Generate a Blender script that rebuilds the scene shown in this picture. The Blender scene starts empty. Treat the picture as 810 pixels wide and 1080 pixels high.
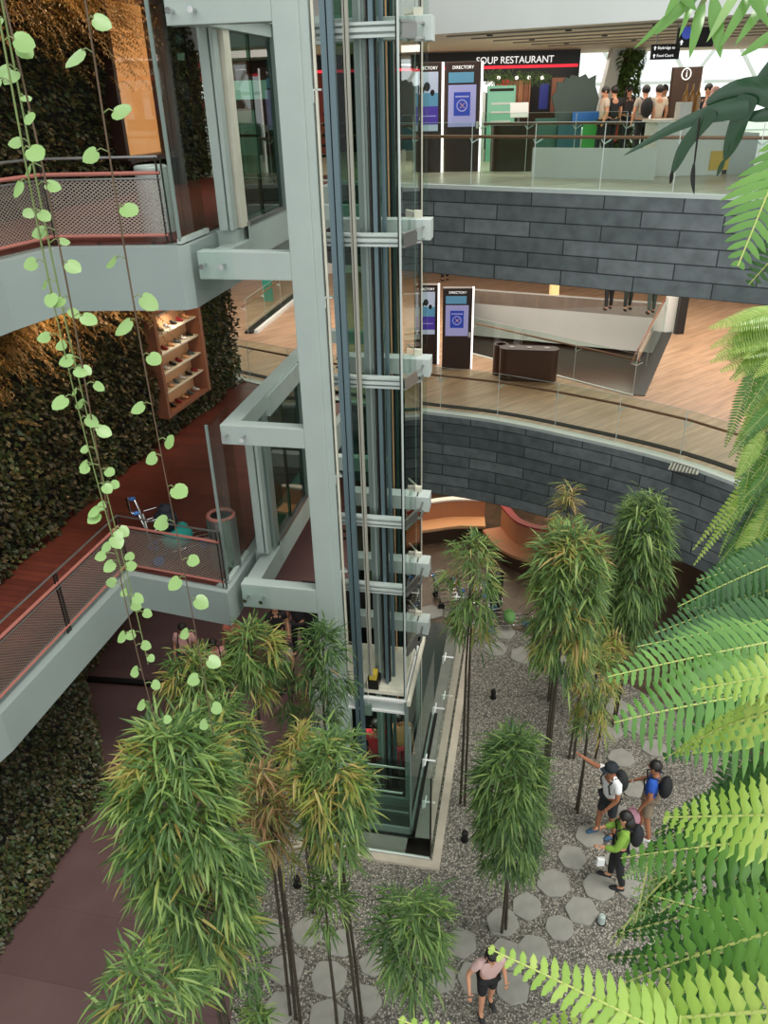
import bpy, bmesh, math, random
from mathutils import Vector, Matrix, noise
random.seed(7)
C = bpy.context.scene.collection
PI = math.pi
FPX = 815.0
CAMZ = 11.25
EYE = Vector((0, 0, CAMZ))
# ---------------- camera maths (world +Y is into the picture) ----------------
dn = Vector((38.0, 1507.0, FPX)).normalized()
fw = Vector((0, 0, 1.0))
yw = (fw - dn * fw.dot(dn)).normalized()
uw = -dn
xw = yw.cross(uw)
def ray(px, py):
    v = Vector((px - 405, py - 540, FPX))
    return Vector((v.dot(xw), v.dot(yw), v.dot(uw)))
def P(px, py, z=0.0):
    d = ray(px, py); return EYE + d * ((z - CAMZ) / d.z)
def Dp(px, py, dist):
    d = ray(px, py); return EYE + d * (dist / math.hypot(d.x, d.y))
cam_right = Vector((xw.x, yw.x, uw.x)); cam_down = Vector((xw.y, yw.y, uw.y)); cam_fw = Vector((xw.z, yw.z, uw.z))
cd = bpy.data.cameras.new('camera'); cam = bpy.data.objects.new('camera', cd); C.objects.link(cam)
M3 = Matrix((cam_right, -cam_down, -cam_fw)).transposed()
cam.matrix_world = Matrix.Translation(EYE) @ M3.to_4x4()
cd.sensor_fit = 'VERTICAL'; cd.sensor_height = 36; cd.lens = FPX / 1080 * 36
cd.clip_start = 0.05; cd.clip_end = 300
bpy.context.scene.camera = cam

# ---------------- materials ----------------
def lin(h):
    if isinstance(h, str):
        r = [int(h[i:i+2], 16) / 255 for i in (0, 2, 4)]
        return tuple(((c + .055) / 1.055) ** 2.4 if c > .04 else c / 12.92 for c in r) + (1,)
    return tuple(h) + (1,)
def base(name):
    m = bpy.data.materials.new(name); m.use_nodes = True
    nt = m.node_tree; return m, nt, nt.nodes['Principled BSDF']
def mat(name, col, rough=.5, metal=0, var=0, scale=8, bump=0, emit=None, es=0, coat=0):
    m, nt, b = base(name); N = nt.nodes; L = nt.links
    c = lin(col)
    b.inputs['Base Color'].default_value = c
    b.inputs['Roughness'].default_value = rough; b.inputs['Metallic'].default_value = metal
    if coat: b.inputs['Coat Weight'].default_value = coat
    if var or bump:
        tc = N.new('ShaderNodeTexCoord'); nz = N.new('ShaderNodeTexNoise'); nz.inputs['Scale'].default_value = scale; nz.inputs['Detail'].default_value = 4
        L.new(tc.outputs['Object'], nz.inputs['Vector'])
        if var:
            r = N.new('ShaderNodeValToRGB'); r.color_ramp.elements[0].position = .3; r.color_ramp.elements[1].position = .7
            r.color_ramp.elements[0].color = tuple(x * (1 - var) for x in c[:3]) + (1,)
            r.color_ramp.elements[1].color = tuple(min(1, x * (1 + var)) for x in c[:3]) + (1,)
            L.new(nz.outputs['Fac'], r.inputs['Fac']); L.new(r.outputs['Color'], b.inputs['Base Color'])
        if bump:
            bp = N.new('ShaderNodeBump'); bp.inputs['Strength'].default_value = bump; bp.inputs['Distance'].default_value = .01
            L.new(nz.outputs['Fac'], bp.inputs['Height']); L.new(bp.outputs['Normal'], b.inputs['Normal'])
    if emit:
        b.inputs['Emission Color'].default_value = lin(emit); b.inputs['Emission Strength'].default_value = es
    return m
def leafmat(name, cols, rough=.45, trans=.35, tcol=None):
    m, nt, b = base(name); N = nt.nodes; L = nt.links
    g = N.new('ShaderNodeNewGeometry'); r = N.new('ShaderNodeValToRGB')
    els = r.color_ramp.elements
    while len(els) < len(cols): els.new(.5)
    for i, c in enumerate(cols):
        els[i].position = i / max(1, len(cols) - 1); els[i].color = lin(c)
    L.new(g.outputs['Random Per Island'], r.inputs['Fac'])
    L.new(r.outputs['Color'], b.inputs['Base Color']); b.inputs['Roughness'].default_value = rough
    t = N.new('ShaderNodeBsdfTranslucent'); mx = N.new('ShaderNodeMixShader'); mx.inputs[0].default_value = trans
    hs = N.new('ShaderNodeHueSaturation'); hs.inputs['Hue'].default_value = .48; hs.inputs['Saturation'].default_value = 1.0; hs.inputs['Value'].default_value = 1.25
    L.new(r.outputs['Color'], hs.inputs['Color']); L.new(hs.outputs['Color'], t.inputs['Color'])
    L.new(b.outputs['BSDF'], mx.inputs[1]); L.new(t.outputs['BSDF'], mx.inputs[2])
    L.new(mx.outputs['Shader'], N['Material Output'].inputs['Surface'])
    return m
def glassmat(name, tint, refl=1.0):
    m, nt, b = base(name); N = nt.nodes; L = nt.links
    t = N.new('ShaderNodeBsdfTransparent'); t.inputs['Color'].default_value = lin(tint)
    gl = N.new('ShaderNodeBsdfGlossy'); gl.inputs['Roughness'].default_value = .02; gl.inputs['Color'].default_value = (refl,) * 3 + (1,)
    fr = N.new('ShaderNodeFresnel'); fr.inputs['IOR'].default_value = 1.3
    mx = N.new('ShaderNodeMixShader'); ge = N.new('ShaderNodeNewGeometry'); inv = N.new('ShaderNodeMath'); inv.operation = 'SUBTRACT'; inv.inputs[0].default_value = 1; ml = N.new('ShaderNodeMath'); ml.operation = 'MULTIPLY'
    L.new(ge.outputs['Backfacing'], inv.inputs[1]); L.new(inv.outputs[0], ml.inputs[0]); L.new(fr.outputs['Fac'], ml.inputs[1])
    L.new(ml.outputs[0], mx.inputs[0]); L.new(t.outputs[0], mx.inputs[1]); L.new(gl.outputs[0], mx.inputs[2])
    L.new(mx.outputs[0], N['Material Output'].inputs['Surface'])
    N.remove(b)
    return m
def tilemat(name, c1, c2, mortar, w, h, ms=.006, rough=.5, uv=False, rot=0, noise_amt=.25, nscale=3, offset=.5, bump=.3, stretch=None):
    m, nt, b = base(name); N = nt.nodes; L = nt.links
    tc = N.new('ShaderNodeTexCoord'); mp = N.new('ShaderNodeMapping'); mp.inputs['Rotation'].default_value[2] = rot
    L.new(tc.outputs['UV' if uv else 'Object'], mp.inputs['Vector'])
    br = N.new('ShaderNodeTexBrick'); br.offset = offset
    br.inputs['Scale'].default_value = 1; br.inputs['Brick Width'].default_value = w; br.inputs['Row Height'].default_value = h
    br.inputs['Mortar Size'].default_value = ms; br.inputs['Mortar Smooth'].default_value = .1; br.inputs['Bias'].default_value = 0
    br.inputs['Color1'].default_value = lin(c1); br.inputs['Color2'].default_value = lin(c2); br.inputs['Mortar'].default_value = lin(mortar)
    L.new(mp.outputs['Vector'], br.inputs['Vector'])
    nz = N.new('ShaderNodeTexNoise'); nz.inputs['Scale'].default_value = nscale; nz.inputs['Detail'].default_value = 6
    if stretch:
        m2 = N.new('ShaderNodeMapping'); m2.inputs['Scale'].default_value = stretch; L.new(mp.outputs['Vector'], m2.inputs['Vector']); L.new(m2.outputs['Vector'], nz.inputs['Vector'])
    else: L.new(mp.outputs['Vector'], nz.inputs['Vector'])
    mr = N.new('ShaderNodeMapRange'); mr.inputs['To Min'].default_value = 1 - noise_amt * 1.6; mr.inputs['To Max'].default_value = 1 + noise_amt * 1.6
    mr.inputs['From Min'].default_value = .2; mr.inputs['From Max'].default_value = .8
    L.new(nz.outputs['Fac'], mr.inputs['Value'])
    mx = N.new('ShaderNodeVectorMath'); mx.operation = 'MULTIPLY'
    L.new(br.outputs['Color'], mx.inputs[0]); L.new(mr.outputs['Result'], mx.inputs[1]); L.new(mx.outputs['Vector'], b.inputs['Base Color'])
    bp = N.new('ShaderNodeBump'); bp.inputs['Strength'].default_value = bump; bp.inputs['Distance'].default_value = .01; bp.invert = True
    L.new(br.outputs['Fac'], bp.inputs['Height']); L.new(bp.outputs['Normal'], b.inputs['Normal'])
    b.inputs['Roughness'].default_value = rough
    return m
def gravelmat(name):
    m, nt, b = base(name); N = nt.nodes; L = nt.links
    tc = N.new('ShaderNodeTexCoord'); vo = N.new('ShaderNodeTexVoronoi'); vo.inputs['Scale'].default_value = 38
    L.new(tc.outputs['Object'], vo.inputs['Vector'])
    r = N.new('ShaderNodeValToRGB'); e = r.color_ramp.elements; e[0].color = lin('6b6860'); e[1].color = lin('dad2c2'); x = e.new(.5); x.color = lin('a8a090')
    sp = N.new('ShaderNodeSeparateColor'); L.new(vo.outputs['Color'], sp.inputs['Color']); L.new(sp.outputs[0], r.inputs['Fac'])
    nz = N.new('ShaderNodeTexNoise'); nz.inputs['Scale'].default_value = .9; L.new(tc.outputs['Object'], nz.inputs['Vector'])
    mr = N.new('ShaderNodeMapRange'); mr.inputs['To Min'].default_value = .8; mr.inputs['To Max'].default_value = 1.15; L.new(nz.outputs['Fac'], mr.inputs['Value'])
    v2 = N.new('ShaderNodeMapRange'); v2.inputs['From Max'].default_value = .6; v2.inputs['To Min'].default_value = 1.1; v2.inputs['To Max'].default_value = .3
    L.new(vo.outputs['Distance'], v2.inputs['Value'])
    a = N.new('ShaderNodeVectorMath'); a.operation = 'MULTIPLY'; c = N.new('ShaderNodeVectorMath'); c.operation = 'MULTIPLY'
    L.new(r.outputs['Color'], a.inputs[0]); L.new(mr.outputs['Result'], a.inputs[1]); L.new(a.outputs[0], c.inputs[0]); L.new(v2.outputs['Result'], c.inputs[1])
    L.new(c.outputs[0], b.inputs['Base Color']); b.inputs['Roughness'].default_value = .8
    bp = N.new('ShaderNodeBump'); bp.invert = True; bp.inputs['Strength'].default_value = .8; bp.inputs['Distance'].default_value = .02
    L.new(vo.outputs['Distance'], bp.inputs['Height']); L.new(bp.outputs['Normal'], b.inputs['Normal'])
    return m
K = dict(
 paint=mat('grey green steel paint', 'a5b0aa', .4, var=.04, scale=2),
 paint2=mat('pale steel paint', 'bcc4bf', .4, .1, var=.05, scale=3),
 slab=mat('slab fascia paint', '8f9a96', .5, var=.04, scale=1),
 bluerail=mat('blue grey guide rail', '5d7076', .35, .3),
 greyrail=mat('grey green guide rail', '84928c', .35, .3),
 darkrail=mat('dark steel', '26241f', .4, .6),
 duct=mat('grey cable duct', '9c998c', .5), cream=mat('cream painted metal', 'cfcab8', .5, var=.08, scale=5),
 chrome=mat('chrome', 'c8c8c8', .15, 1),
 steel=mat('brushed steel', '9a9a98', .35, .9),
 white=mat('white plaster', 'd9dad6', .7, var=.03, scale=1),
 warmwhite=mat('soffit panel', 'c9bda8', .7, var=.05, scale=1),
 black=mat('black', '0e0d0d', .4), blackm=mat('matt black', '161616', .8),
 glass=glassmat('clear glass', 'f0f8f4'), fglass=glassmat('facade glass', 'fafdfc'), gglass=glassmat('green glass', 'a8c4b6'), dglass=glassmat('dark green glass', '8aa89a'),
 sglass=glassmat('shaft glass', 'eef5f1'),
 slate=tilemat('slate tile cladding', '6e7476', '535a5c', '24282a', 1.35, .275, .012, .55, uv=True, noise_amt=.22, nscale=4),
 plankred=tilemat('dark red timber deck', '5b2d25', '6b352a', '351a16', 4, .14, .006, .45, rot=math.radians(15), noise_amt=.15, nscale=2),
 planktan=tilemat('tan timber floor', 'a9866a', 'b59478', '8a6a50', 2.4, .16, .004, .35, rot=math.radians(-38), noise_amt=.22, nscale=2, stretch=(.4, 3, 1)),
 stonepale=tilemat('pale polished floor', 'cfc8b6', 'bdb4a0', 'b0a894', 3, .6, .004, .3, rot=math.radians(-30), noise_amt=.12, nscale=2, stretch=(.3, 3, 1)),
 brownfl=tilemat('brown purple tile floor', '624a48', '5a4342', '4a3736', 2.2, 1.1, .004, .5, rot=math.radians(12), noise_amt=.1, nscale=1.5, offset=.3),
 darkst=tilemat('dark stone floor', '5a4a3c', '453a31', '2d2620', .6, .6, .006, .35, rot=math.radians(20), noise_amt=.25, nscale=3),
 gravel=gravelmat('grey gravel'),
 flag=mat('flagstone', '8e8b82', .75, var=.1, scale=6, bump=.15),
 conc=mat('grey concrete', '85827b', .8, var=.1, scale=4, bump=.1),
 pale=mat('pale kerb stone', 'b0a594', .8, var=.1, scale=4),
 pool=mat('dark pool tile', '39423f', .25),
 brownbox=mat('dark brown panel', '35221c', .4), brownbox2=mat('bronze brown panel', '4a3529', .35, .3),
 wood=mat('handrail timber', '8a5a44', .4), redrail=mat('red brown timber handrail', 'a3655a', .4),
 mesh_=None,
 orange=mat('terracotta leather', 'b27a58', .5), tan=mat('tan leather', 'd9a578', .5), redl=mat('deep red upholstery', '8a1f26', .5),
 culm=mat('bamboo culm', '3a3327', .5, var=.3, scale=12),
 stem=mat('green stem', '6b7a45', .5), rachis=mat('frond midrib', 'a7b060', .5), brownstem=mat('brown stem', '5a4632', .6),
 skin=mat('skin', 'c68e6e', .55), skin2=mat('tanned skin', '9c6648', .55), hair=mat('black hair', '17120f', .5),
 soil=mat('dark planting backing', '15140e', .9),
)
LG = dict(
 bam=leafmat('bamboo leaves', ['3a582c', '58783c', '4a6934', '7a984e', '94a962']),
 bamd=leafmat('darker bamboo leaves', ['2e4a28', '405f30', '527339', '6a874a']),
 bamy=leafmat('yellowing bamboo leaves', ['5c7a2c', '9a9a4a', 'a88e52', '7a9a3c', 'c0a468']),
 bamb=leafmat('dried bamboo leaves', ['9a7850', 'b08e62', '6f7a3c', '8a6a48', '5f7f38']),
 wall=leafmat('living wall leaves', ['2a331c', '3d4a26', '52452c', '344022', '66543a', '262c1a'], trans=.15),
 wallg=leafmat('living wall greener leaves', ['34442a', '4a5c30', '6a5c38', '2a3820'], trans=.15),
 amber=leafmat('amber-lit fern leaves', ['7a5828', '957036', '64491f', 'a5854a', '5a5a2c'], trans=.3),  # yellow-brown leaves with the orange light mixed into their colour
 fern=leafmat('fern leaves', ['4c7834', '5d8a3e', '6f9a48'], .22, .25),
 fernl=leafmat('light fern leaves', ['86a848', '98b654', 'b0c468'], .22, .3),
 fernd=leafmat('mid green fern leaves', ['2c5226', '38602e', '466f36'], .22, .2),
 vine=leafmat('vine leaves', ['6f9450', '84a662', '9ab87a'], .35, .25),
 philo=leafmat('glossy dark leaf', ['233f2a', '2a4830'], .2, .08),
)
# perforated mesh: alpha by fine diamond pattern
def meshmat():
    m, nt, b = base('diamond wire mesh'); N = nt.nodes; L = nt.links
    b.inputs['Base Color'].default_value = lin('9c8f86'); b.inputs['Metallic'].default_value = .6; b.inputs['Roughness'].default_value = .4
    tc = N.new('ShaderNodeTexCoord'); outs = []
    for a in (35, -35):
        mp = N.new('ShaderNodeMapping'); mp.inputs['Rotation'].default_value[2] = math.radians(a); L.new(tc.outputs['UV'], mp.inputs['Vector'])
        w = N.new('ShaderNodeTexWave'); w.wave_type = 'BANDS'; w.bands_direction = 'Y'; w.inputs['Scale'].default_value = 9; L.new(mp.outputs['Vector'], w.inputs['Vector'])
        c = N.new('ShaderNodeMath'); c.operation = 'GREATER_THAN'; c.inputs[1].default_value = .72; L.new(w.outputs['Fac'], c.inputs[0]); outs.append(c)
    mx = N.new('ShaderNodeMath'); mx.operation = 'MAXIMUM'; L.new(outs[0].outputs[0], mx.inputs[0]); L.new(outs[1].outputs[0], mx.inputs[1])
    L.new(mx.outputs[0], b.inputs['Alpha'])
    return m
K['mesh_'] = meshmat()

# ---------------- mesh builder ----------------
class MB:
    def __init__(s): s.v = []; s.f = []; s.uv = {}
    def add(s, vs, fs, uvs=None):
        o = len(s.v); s.v += [tuple(q) for q in vs]
        for i, f in enumerate(fs):
            if uvs: s.uv[len(s.f)] = uvs[i]
            s.f.append(tuple(o + k for k in f))
        return s
    def obox(s, o, a, b, c):   # corner o and three edge vectors
        o, a, b, c = map(Vector, (o, a, b, c))
        vs = [o, o+a, o+a+b, o+b, o+c, o+a+c, o+a+b+c, o+b+c]
        fs = [(0,3,2,1), (4,5,6,7), (0,1,5,4), (1,2,6,5), (2,3,7,6), (3,0,4,7)]
        if a.cross(b).dot(c) < 0: fs = [f[::-1] for f in fs]
        return s.add(vs, fs)
    def box(s, x0, y0, z0, x1, y1, z1): return s.obox((x0, y0, z0), (x1-x0, 0, 0), (0, y1-y0, 0), (0, 0, z1-z0))
    def bar(s, p, q, w, h=None, up=(0, 0, 1)):
        p, q = Vector(p), Vector(q); h = h or w; t = (q - p).normalized(); up = Vector(up)
        if abs(t.dot(up)) > .98: up = Vector((0, 1, 0))
        a = t.cross(up).normalized(); b = a.cross(t)
        return s.obox(p - a*w/2 - b*h/2, q - p, a*w, b*h)
    def tube(s, pts, r, n=8, closed=False):
        pts = [Vector(p) for p in pts]; m = len(pts); rs = r if isinstance(r, (list, tuple)) else [r]*m
        prev = None; vs = []
        for i, p in enumerate(pts):
            if closed: t = pts[(i+1) % m] - pts[i-1]
            else: t = (pts[min(i+1, m-1)] - pts[max(i-1, 0)])
            t.normalize()
            if prev is None:
                u = t.cross(Vector((0, 0, 1)));
                if u.length < .1: u = t.cross(Vector((0, 1, 0)))
            else: u = prev - t * prev.dot(t)
            u.normalize(); prev = u; w = t.cross(u)
            vs += [p + (u*math.cos(k*2*PI/n) + w*math.sin(k*2*PI/n))*rs[i] for k in range(n)]
        fs = []
        for i in range(m if closed else m-1):
            j = (i+1) % m
            for k in range(n):
                l = (k+1) % n; fs.append((i*n+k, i*n+l, j*n+l, j*n+k))
        if not closed: fs += [tuple(range(n))[::-1], tuple((m-1)*n+k for k in range(n))]
        return s.add(vs, fs)
    def lathe(s, prof, c=(0, 0, 0), n=20, sx=1, sy=1):
        c = Vector(c); vs = []; m = len(prof)
        for r, z in prof: vs += [c + Vector((r*sx*math.cos(k*2*PI/n), r*sy*math.sin(k*2*PI/n), z)) for k in range(n)]
        fs = [(i*n+k, i*n+(k+1) % n, (i+1)*n+(k+1) % n, (i+1)*n+k) for i in range(m-1) for k in range(n)]
        fs += [tuple(range(n))[::-1], tuple((m-1)*n+k for k in range(n))]
        return s.add(vs, fs)
    def prism(s, poly, z0, z1):
        n = len(poly); vs = [(p[0], p[1], z0) for p in poly] + [(p[0], p[1], z1) for p in poly]
        ar = sum(poly[i][0]*poly[(i+1) % n][1] - poly[(i+1) % n][0]*poly[i][1] for i in range(n))
        fs = [tuple(range(n))[::-1], tuple(range(n, 2*n))] + [(i, (i+1) % n, n+(i+1) % n, n+i) for i in range(n)]
        if ar < 0: fs = [f[::-1] for f in fs]
        return s.add(vs, fs)
    def ball(s, c, rx, ry=None, rz=None, n=12, m=8):
        ry = ry or rx; rz = rz or rx
        prof = [(math.sin(PI*i/m), -math.cos(PI*i/m)) for i in range(m+1)]; prof[0] = (.02, -1); prof[-1] = (.02, 1)
        o = len(s.v); s.lathe(prof, (0, 0, 0), n)
        for i in range(o, len(s.v)):
            x, y, z = s.v[i]; s.v[i] = (c[0]+x*rx, c[1]+y*ry, c[2]+z*rz)
        return s
    def ribbon(s, pts, z0, z1, th=.1, uv=True):   # vertical curtain along a plan polyline, given thickness to its left
        u = 0; pts = [Vector((p[0], p[1], 0)) for p in pts]; m = len(pts)
        nr = []
        for i in range(m):
            t = (pts[min(i+1, m-1)] - pts[max(i-1, 0)]).normalized(); nr.append(Vector((-t.y, t.x, 0)))
        us = [0]
        for i in range(m-1): us.append(us[-1] + (pts[i+1]-pts[i]).length)
        vs = []
        for i in range(m):
            a = pts[i]; b = pts[i] + nr[i]*th
            vs += [(a.x, a.y, z0), (a.x, a.y, z1), (b.x, b.y, z1), (b.x, b.y, z0)]
        fs = []; uvs = []
        for i in range(m-1):
            for k in range(4):
                l = (k+1) % 4; fs.append((i*4+k, (i+1)*4+k, (i+1)*4+l, i*4+l))
                h = {0: 0, 1: z1-z0, 2: z1-z0+th, 3: 0}; hk = (0, z1-z0, z1-z0+th, 2*(z1-z0)+th)[k]; hl = (z1-z0, z1-z0+th, 2*(z1-z0)+th, 2*(z1-z0)+2*th)[k]
                uvs.append(((us[i], hk), (us[i+1], hk), (us[i+1], hl), (us[i], hl)))
        fs += [(0, 1, 2, 3), tuple((m-1)*4+k for k in (3, 2, 1, 0))]; uvs += [((0, 0),)*4]*2
        return s.add(vs, fs, uvs)
    def build(s, name, m, parent=None, local=False, bevel=0, smooth=False, kind=None, at=None):
        me = bpy.data.meshes.new(name)
        off = Vector((0, 0, 0))
        if parent is not None and not local:
            q = parent
            while q is not None: off += Vector(q.location); q = q.parent
        if at is not None: off = Vector((0, 0, 0)) if local else Vector(at)
        me.from_pydata([tuple(Vector(q) - off) for q in s.v], [], s.f)
        if s.uv:
            ul = me.uv_layers.new(name='UVMap'); k = 0
            for i, p in enumerate(me.polygons):
                uu = s.uv.get(i)
                for j in range(len(p.vertices)):
                    if uu: ul.data[k].uv = uu[j]
                    k += 1
        me.materials.append(m); me.update()
        if smooth:
            me.polygons.foreach_set('use_smooth', [True]*len(me.polygons))
        o = bpy.data.objects.new(name, me); C.objects.link(o)
        if parent is not None: o.parent = parent
        if at is not None: o.location = at
        if bevel:
            b = o.modifiers.new('bevel', 'BEVEL'); b.width = bevel; b.segments = 2; b.limit_method = 'ANGLE'
        if kind: o['kind'] = kind
        return o
def thing(name, label, cat, loc=(0, 0, 0), rot=0, group=None):
    o = bpy.data.objects.new(name, None); C.objects.link(o); o.location = loc; o.rotation_euler = (0, 0, rot); o.empty_display_size = .1
    o['label'] = label; o['category'] = cat
    if group: o['group'] = group
    return o
def tag(o, label, cat, group=None, kind=None):
    if kind: o['kind'] = kind
    o['label'] = label; o['category'] = cat
    if group: o['group'] = group
    return o
def text(name, body, size, m, parent, loc, rot, ext=.004, align='CENTER'):
    cu = bpy.data.curves.new(name, 'FONT'); cu.body = body; cu.size = size; cu.extrude = ext; cu.align_x = align; cu.align_y = 'CENTER'
    o = bpy.data.objects.new('tmp', cu); C.objects.link(o)
    dg = bpy.context.evaluated_depsgraph_get(); me = bpy.data.meshes.new_from_object(o.evaluated_get(dg))
    bpy.data.objects.remove(o)
    t = bpy.data.objects.new(name, me); C.objects.link(t); me.materials.clear(); me.materials.append(m)
    t.parent = parent; t.location = loc; t.rotation_euler = rot
    return t
# =================== SETTING ===================
L2, L3 = 4.55, 9.65
E3 = [(-12, 24.53), (-6, 20.81), (.82, 16.58), (5.66, 13.58), (10, 10.89), (14, 8.4)]
E2 = [(-12, 18.9), (-6, 18.7), (-2, 18.2), (.88, 17.53), (2.59, 16.8), (4.13, 15.79), (5.79, 14.47), (6.94, 13.05), (8.4, 10.6), (9.6, 8)]
E2 = [(-12, 24.8), (-7, 22.4), (-3.4, 19.9), (-1.2, 18.45), (.88, 17.53), (2.59, 16.8), (4.13, 15.79), (5.79, 14.47), (6.94, 13.05), (8.4, 10.6), (9.6, 8)]
def struct(name, mb, m, **k): return mb.build(name, m, kind='structure', **k)
# ground
struct('floor', MB().prism([(-14, 1), (16, 1), (16, 40), (-14, 40)], -.35, -.3), K['soil'])
struct('floor', MB().prism([(-14, 1), (-2.3, 1), (-2.3, 8.7), (-1.6, 12), (-.9, 16), (-.2, 22), (0, 36), (-14, 36)], -.3, -.01), K['brownfl'])
gp = [P(445, 640), P(490, 640), P(540, 662), P(600, 690), P(650, 715), P(700, 742), P(790, 800)]
T_O = Vector((-1.08, 9.9, 0)); TH = math.radians(-11.5)
ub = Vector((math.cos(TH), math.sin(TH), 0)); vb = Vector((-ub.y, ub.x, 0))
def T(u, v, z=0.0): return T_O + ub*u + vb*v + Vector((0, 0, z))
# gravel bed around the pit: front, right
struct('floor', MB().prism([(-2.3, 1), (12, 1), (12, 8), tuple(gp[6][:2]), tuple(gp[5][:2]), tuple(gp[4][:2]), tuple(gp[3][:2]), tuple(gp[2][:2]), tuple(gp[1][:2]), tuple(gp[0][:2]), T(1.72, 5.6)[:2], T(1.72, -.72)[:2], T(-.35, -.72)[:2], T(-.35, 0)[:2], (-2.3, 8.7)], -.3, 0), K['gravel'])
struct('floor', MB().prism([T(1.72, 5.6)[:2]] + [tuple(q[:2]) for q in gp] + [(12, 8), (18, 8), (18, 40), (0, 40), (-.2, 22), (-.6, 17), T(-.1, 5.6)[:2]], -.3, -.005), K['darkst'])
# pit slabs: grey apron, dark pool recess, pale kerb
ap = MB(); 
ap.obox(T(1.5, -.95, -.2), ub*.42, vb*6.4, (0, 0, .225)); ap.obox(T(-.35, -1.0, -.2), ub*2.27, vb*.42, (0, 0, .225))
struct('trim_1', ap, K['conc'])
struct('trim_2', MB().obox(T(1.97, -1.15, -.2), ub*.14, vb*6.9, (0, 0, .25)).obox(T(-.4, -1.15, -.2), ub*2.37, vb*.14, (0, 0, .25)), K['pale'])
pit = MB(); pit.obox(T(-.35, -.7, -.5), ub*1.9, vb*6.3, (0, 0, .49))
struct('floor', pit, K['pool'])
# L2 / L3 right decks (polygon back to far), built around the rectangular voids
def poly_deck(edge, far, z0, z1): return MB().prism(list(edge) + far, z0, z1)
EB = 42
# void on level two: corners on the floor plane
V2 = [P(498, 373, L2), P(667, 417, L2), P(712, 322, L2), P(500, 306, L2)]
def deck_with_hole(edge, far, hole, z0, z1):
    bm = bmesh.new(); out = [bm.verts.new((p[0], p[1], z1)) for p in list(edge)+far]; inn = [bm.verts.new((p[0], p[1], z1)) for p in hole]
    es = []
    for l in (out, inn):
        for i in range(len(l)): es.append(bm.edges.new((l[i], l[(i+1) % len(l)])))
    r = bmesh.ops.triangle_fill(bm, use_beauty=True, use_dissolve=False, edges=es)
    for f in bm.faces:
        if f.normal.z < 0: f.normal_flip()
    g = bmesh.ops.extrude_face_region(bm, geom=bm.faces[:])
    vs = [x for x in g['geom'] if isinstance(x, bmesh.types.BMVert)]
    bmesh.ops.translate(bm, verts=vs, vec=(0, 0, z0 - z1)); bmesh.ops.recalc_face_normals(bm, faces=bm.faces[:])
    mb = MB(); bm.verts.index_update(); mb.add([v.co.copy() for v in bm.verts], [tuple(v.index for v in f.verts) for f in bm.faces]); bm.free(); return mb
struct('floor', deck_with_hole(E2, [(30, 8), (30, EB), (-12, EB)], [tuple(p[:2]) for p in V2], L2-.5, L2), K['planktan'])
struct('floor', MB().prism(E3 + [(30, 8.4), (30, 46), (-12, 46)], L3-.5, L3), K['stonepale'])
# fascias
def inset(e, d):
    r = []
    for i, p in enumerate(e):
        a = Vector(e[max(0, i-1)]); b = Vector(e[min(len(e)-1, i+1)]); t = (b-a).normalized(); r.append((p[0] - t.y*d*-1*-1, p[1] + t.x*d*1))
    return [(p[0]+ (-(Vector(e[min(len(e)-1,i+1)])-Vector(e[max(0,i-1)])).normalized().y)*d, p[1]+((Vector(e[min(len(e)-1,i+1)])-Vector(e[max(0,i-1)])).normalized().x)*d) for i, p in enumerate(e)]
def smooth_e(e, n=6):
    r = []
    for i in range(len(e)-1):
        p0 = Vector(e[max(0, i-1)]); p1 = Vector(e[i]); p2 = Vector(e[i+1]); p3 = Vector(e[min(len(e)-1, i+2)])
        for k in range(n):
            t = k/n; r.append(tuple(.5*((2*p1)+(-p0+p2)*t+(2*p0-5*p1+4*p2-p3)*t*t+(-p0+3*p1-3*p2+p3)*t**3)))
    return r + [tuple(e[-1])]
S2 = smooth_e(E2)
struct('wall_back', MB().ribbon(inset(E3, -.12), 8.0, L3-.02, .12), K['slate'])
struct('wall_right', MB().ribbon(inset(S2, -.12), 2.42, L2-.02, .12), K['slate'])
struct('trim_3', MB().ribbon(inset(E3, -.13), L3-.04, L3+.03, .22), K['paint2'])
struct('trim_4', MB().ribbon(inset(S2, -.13), L2-.04, L2+.03, .22), K['paint2'])
struct('trim_5', MB().ribbon(inset(S2, .35), L2, L2+.012, .18), K['blackm'])
# soffits
struct('ceiling', MB().prism(E2 + [(30, 8), (30, EB), (-12, EB)], 2.62, 2.7), K['brownbox'])
struct('ceiling', MB().prism(E3 + [(30, 8.4), (30, 46), (-12, 46)], 8.05, 8.12), K['warmwhite'])
E4 = inset(E3, .1)
struct('ceiling', MB().prism(E4 + [(30, 8.4), (30, 27.5), (7.6, 27.5), (-12, 27.5)], 12.22, 12.3), K['warmwhite'])
struct('wall_front', MB().ribbon(inset(E4, -.1), 12.18, 14.6, .1), K['white'])
# seams in the soffit above level three
sm = MB()
for k in range(1, 7):
    e = inset(E4, k*1.1); sm.bar((e[2][0], e[2][1], 12.21), (e[4][0], e[4][1], 12.21), .03, .03)
struct('trim_6', sm, K['conc'])
dl = MB()
for k in range(4):
    for j in range(3):
        p = Vector(E4[2]).lerp(Vector(E4[3]), .12 + k*.28 ) + Vector((.527, .85))*(1.6 + j*2.2); dl.lathe([(.06, 12.2), (.07, 12.24)], (p.x, p.y, 0), 12)
struct('trim_7', dl, K['blackm'])
# backs
struct('wall_back', MB().box(-12, 27.3, L3, 6.35, 27.5, 12.3), K['black'])
struct('wall_back', MB().box(-12, 41.8, -.3, 30, 42, 8.05), K['white'])
struct('wall_back', MB().box(-12, 34, -.3, 30, 34.2, 2.62), K['brownbox'])
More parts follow.
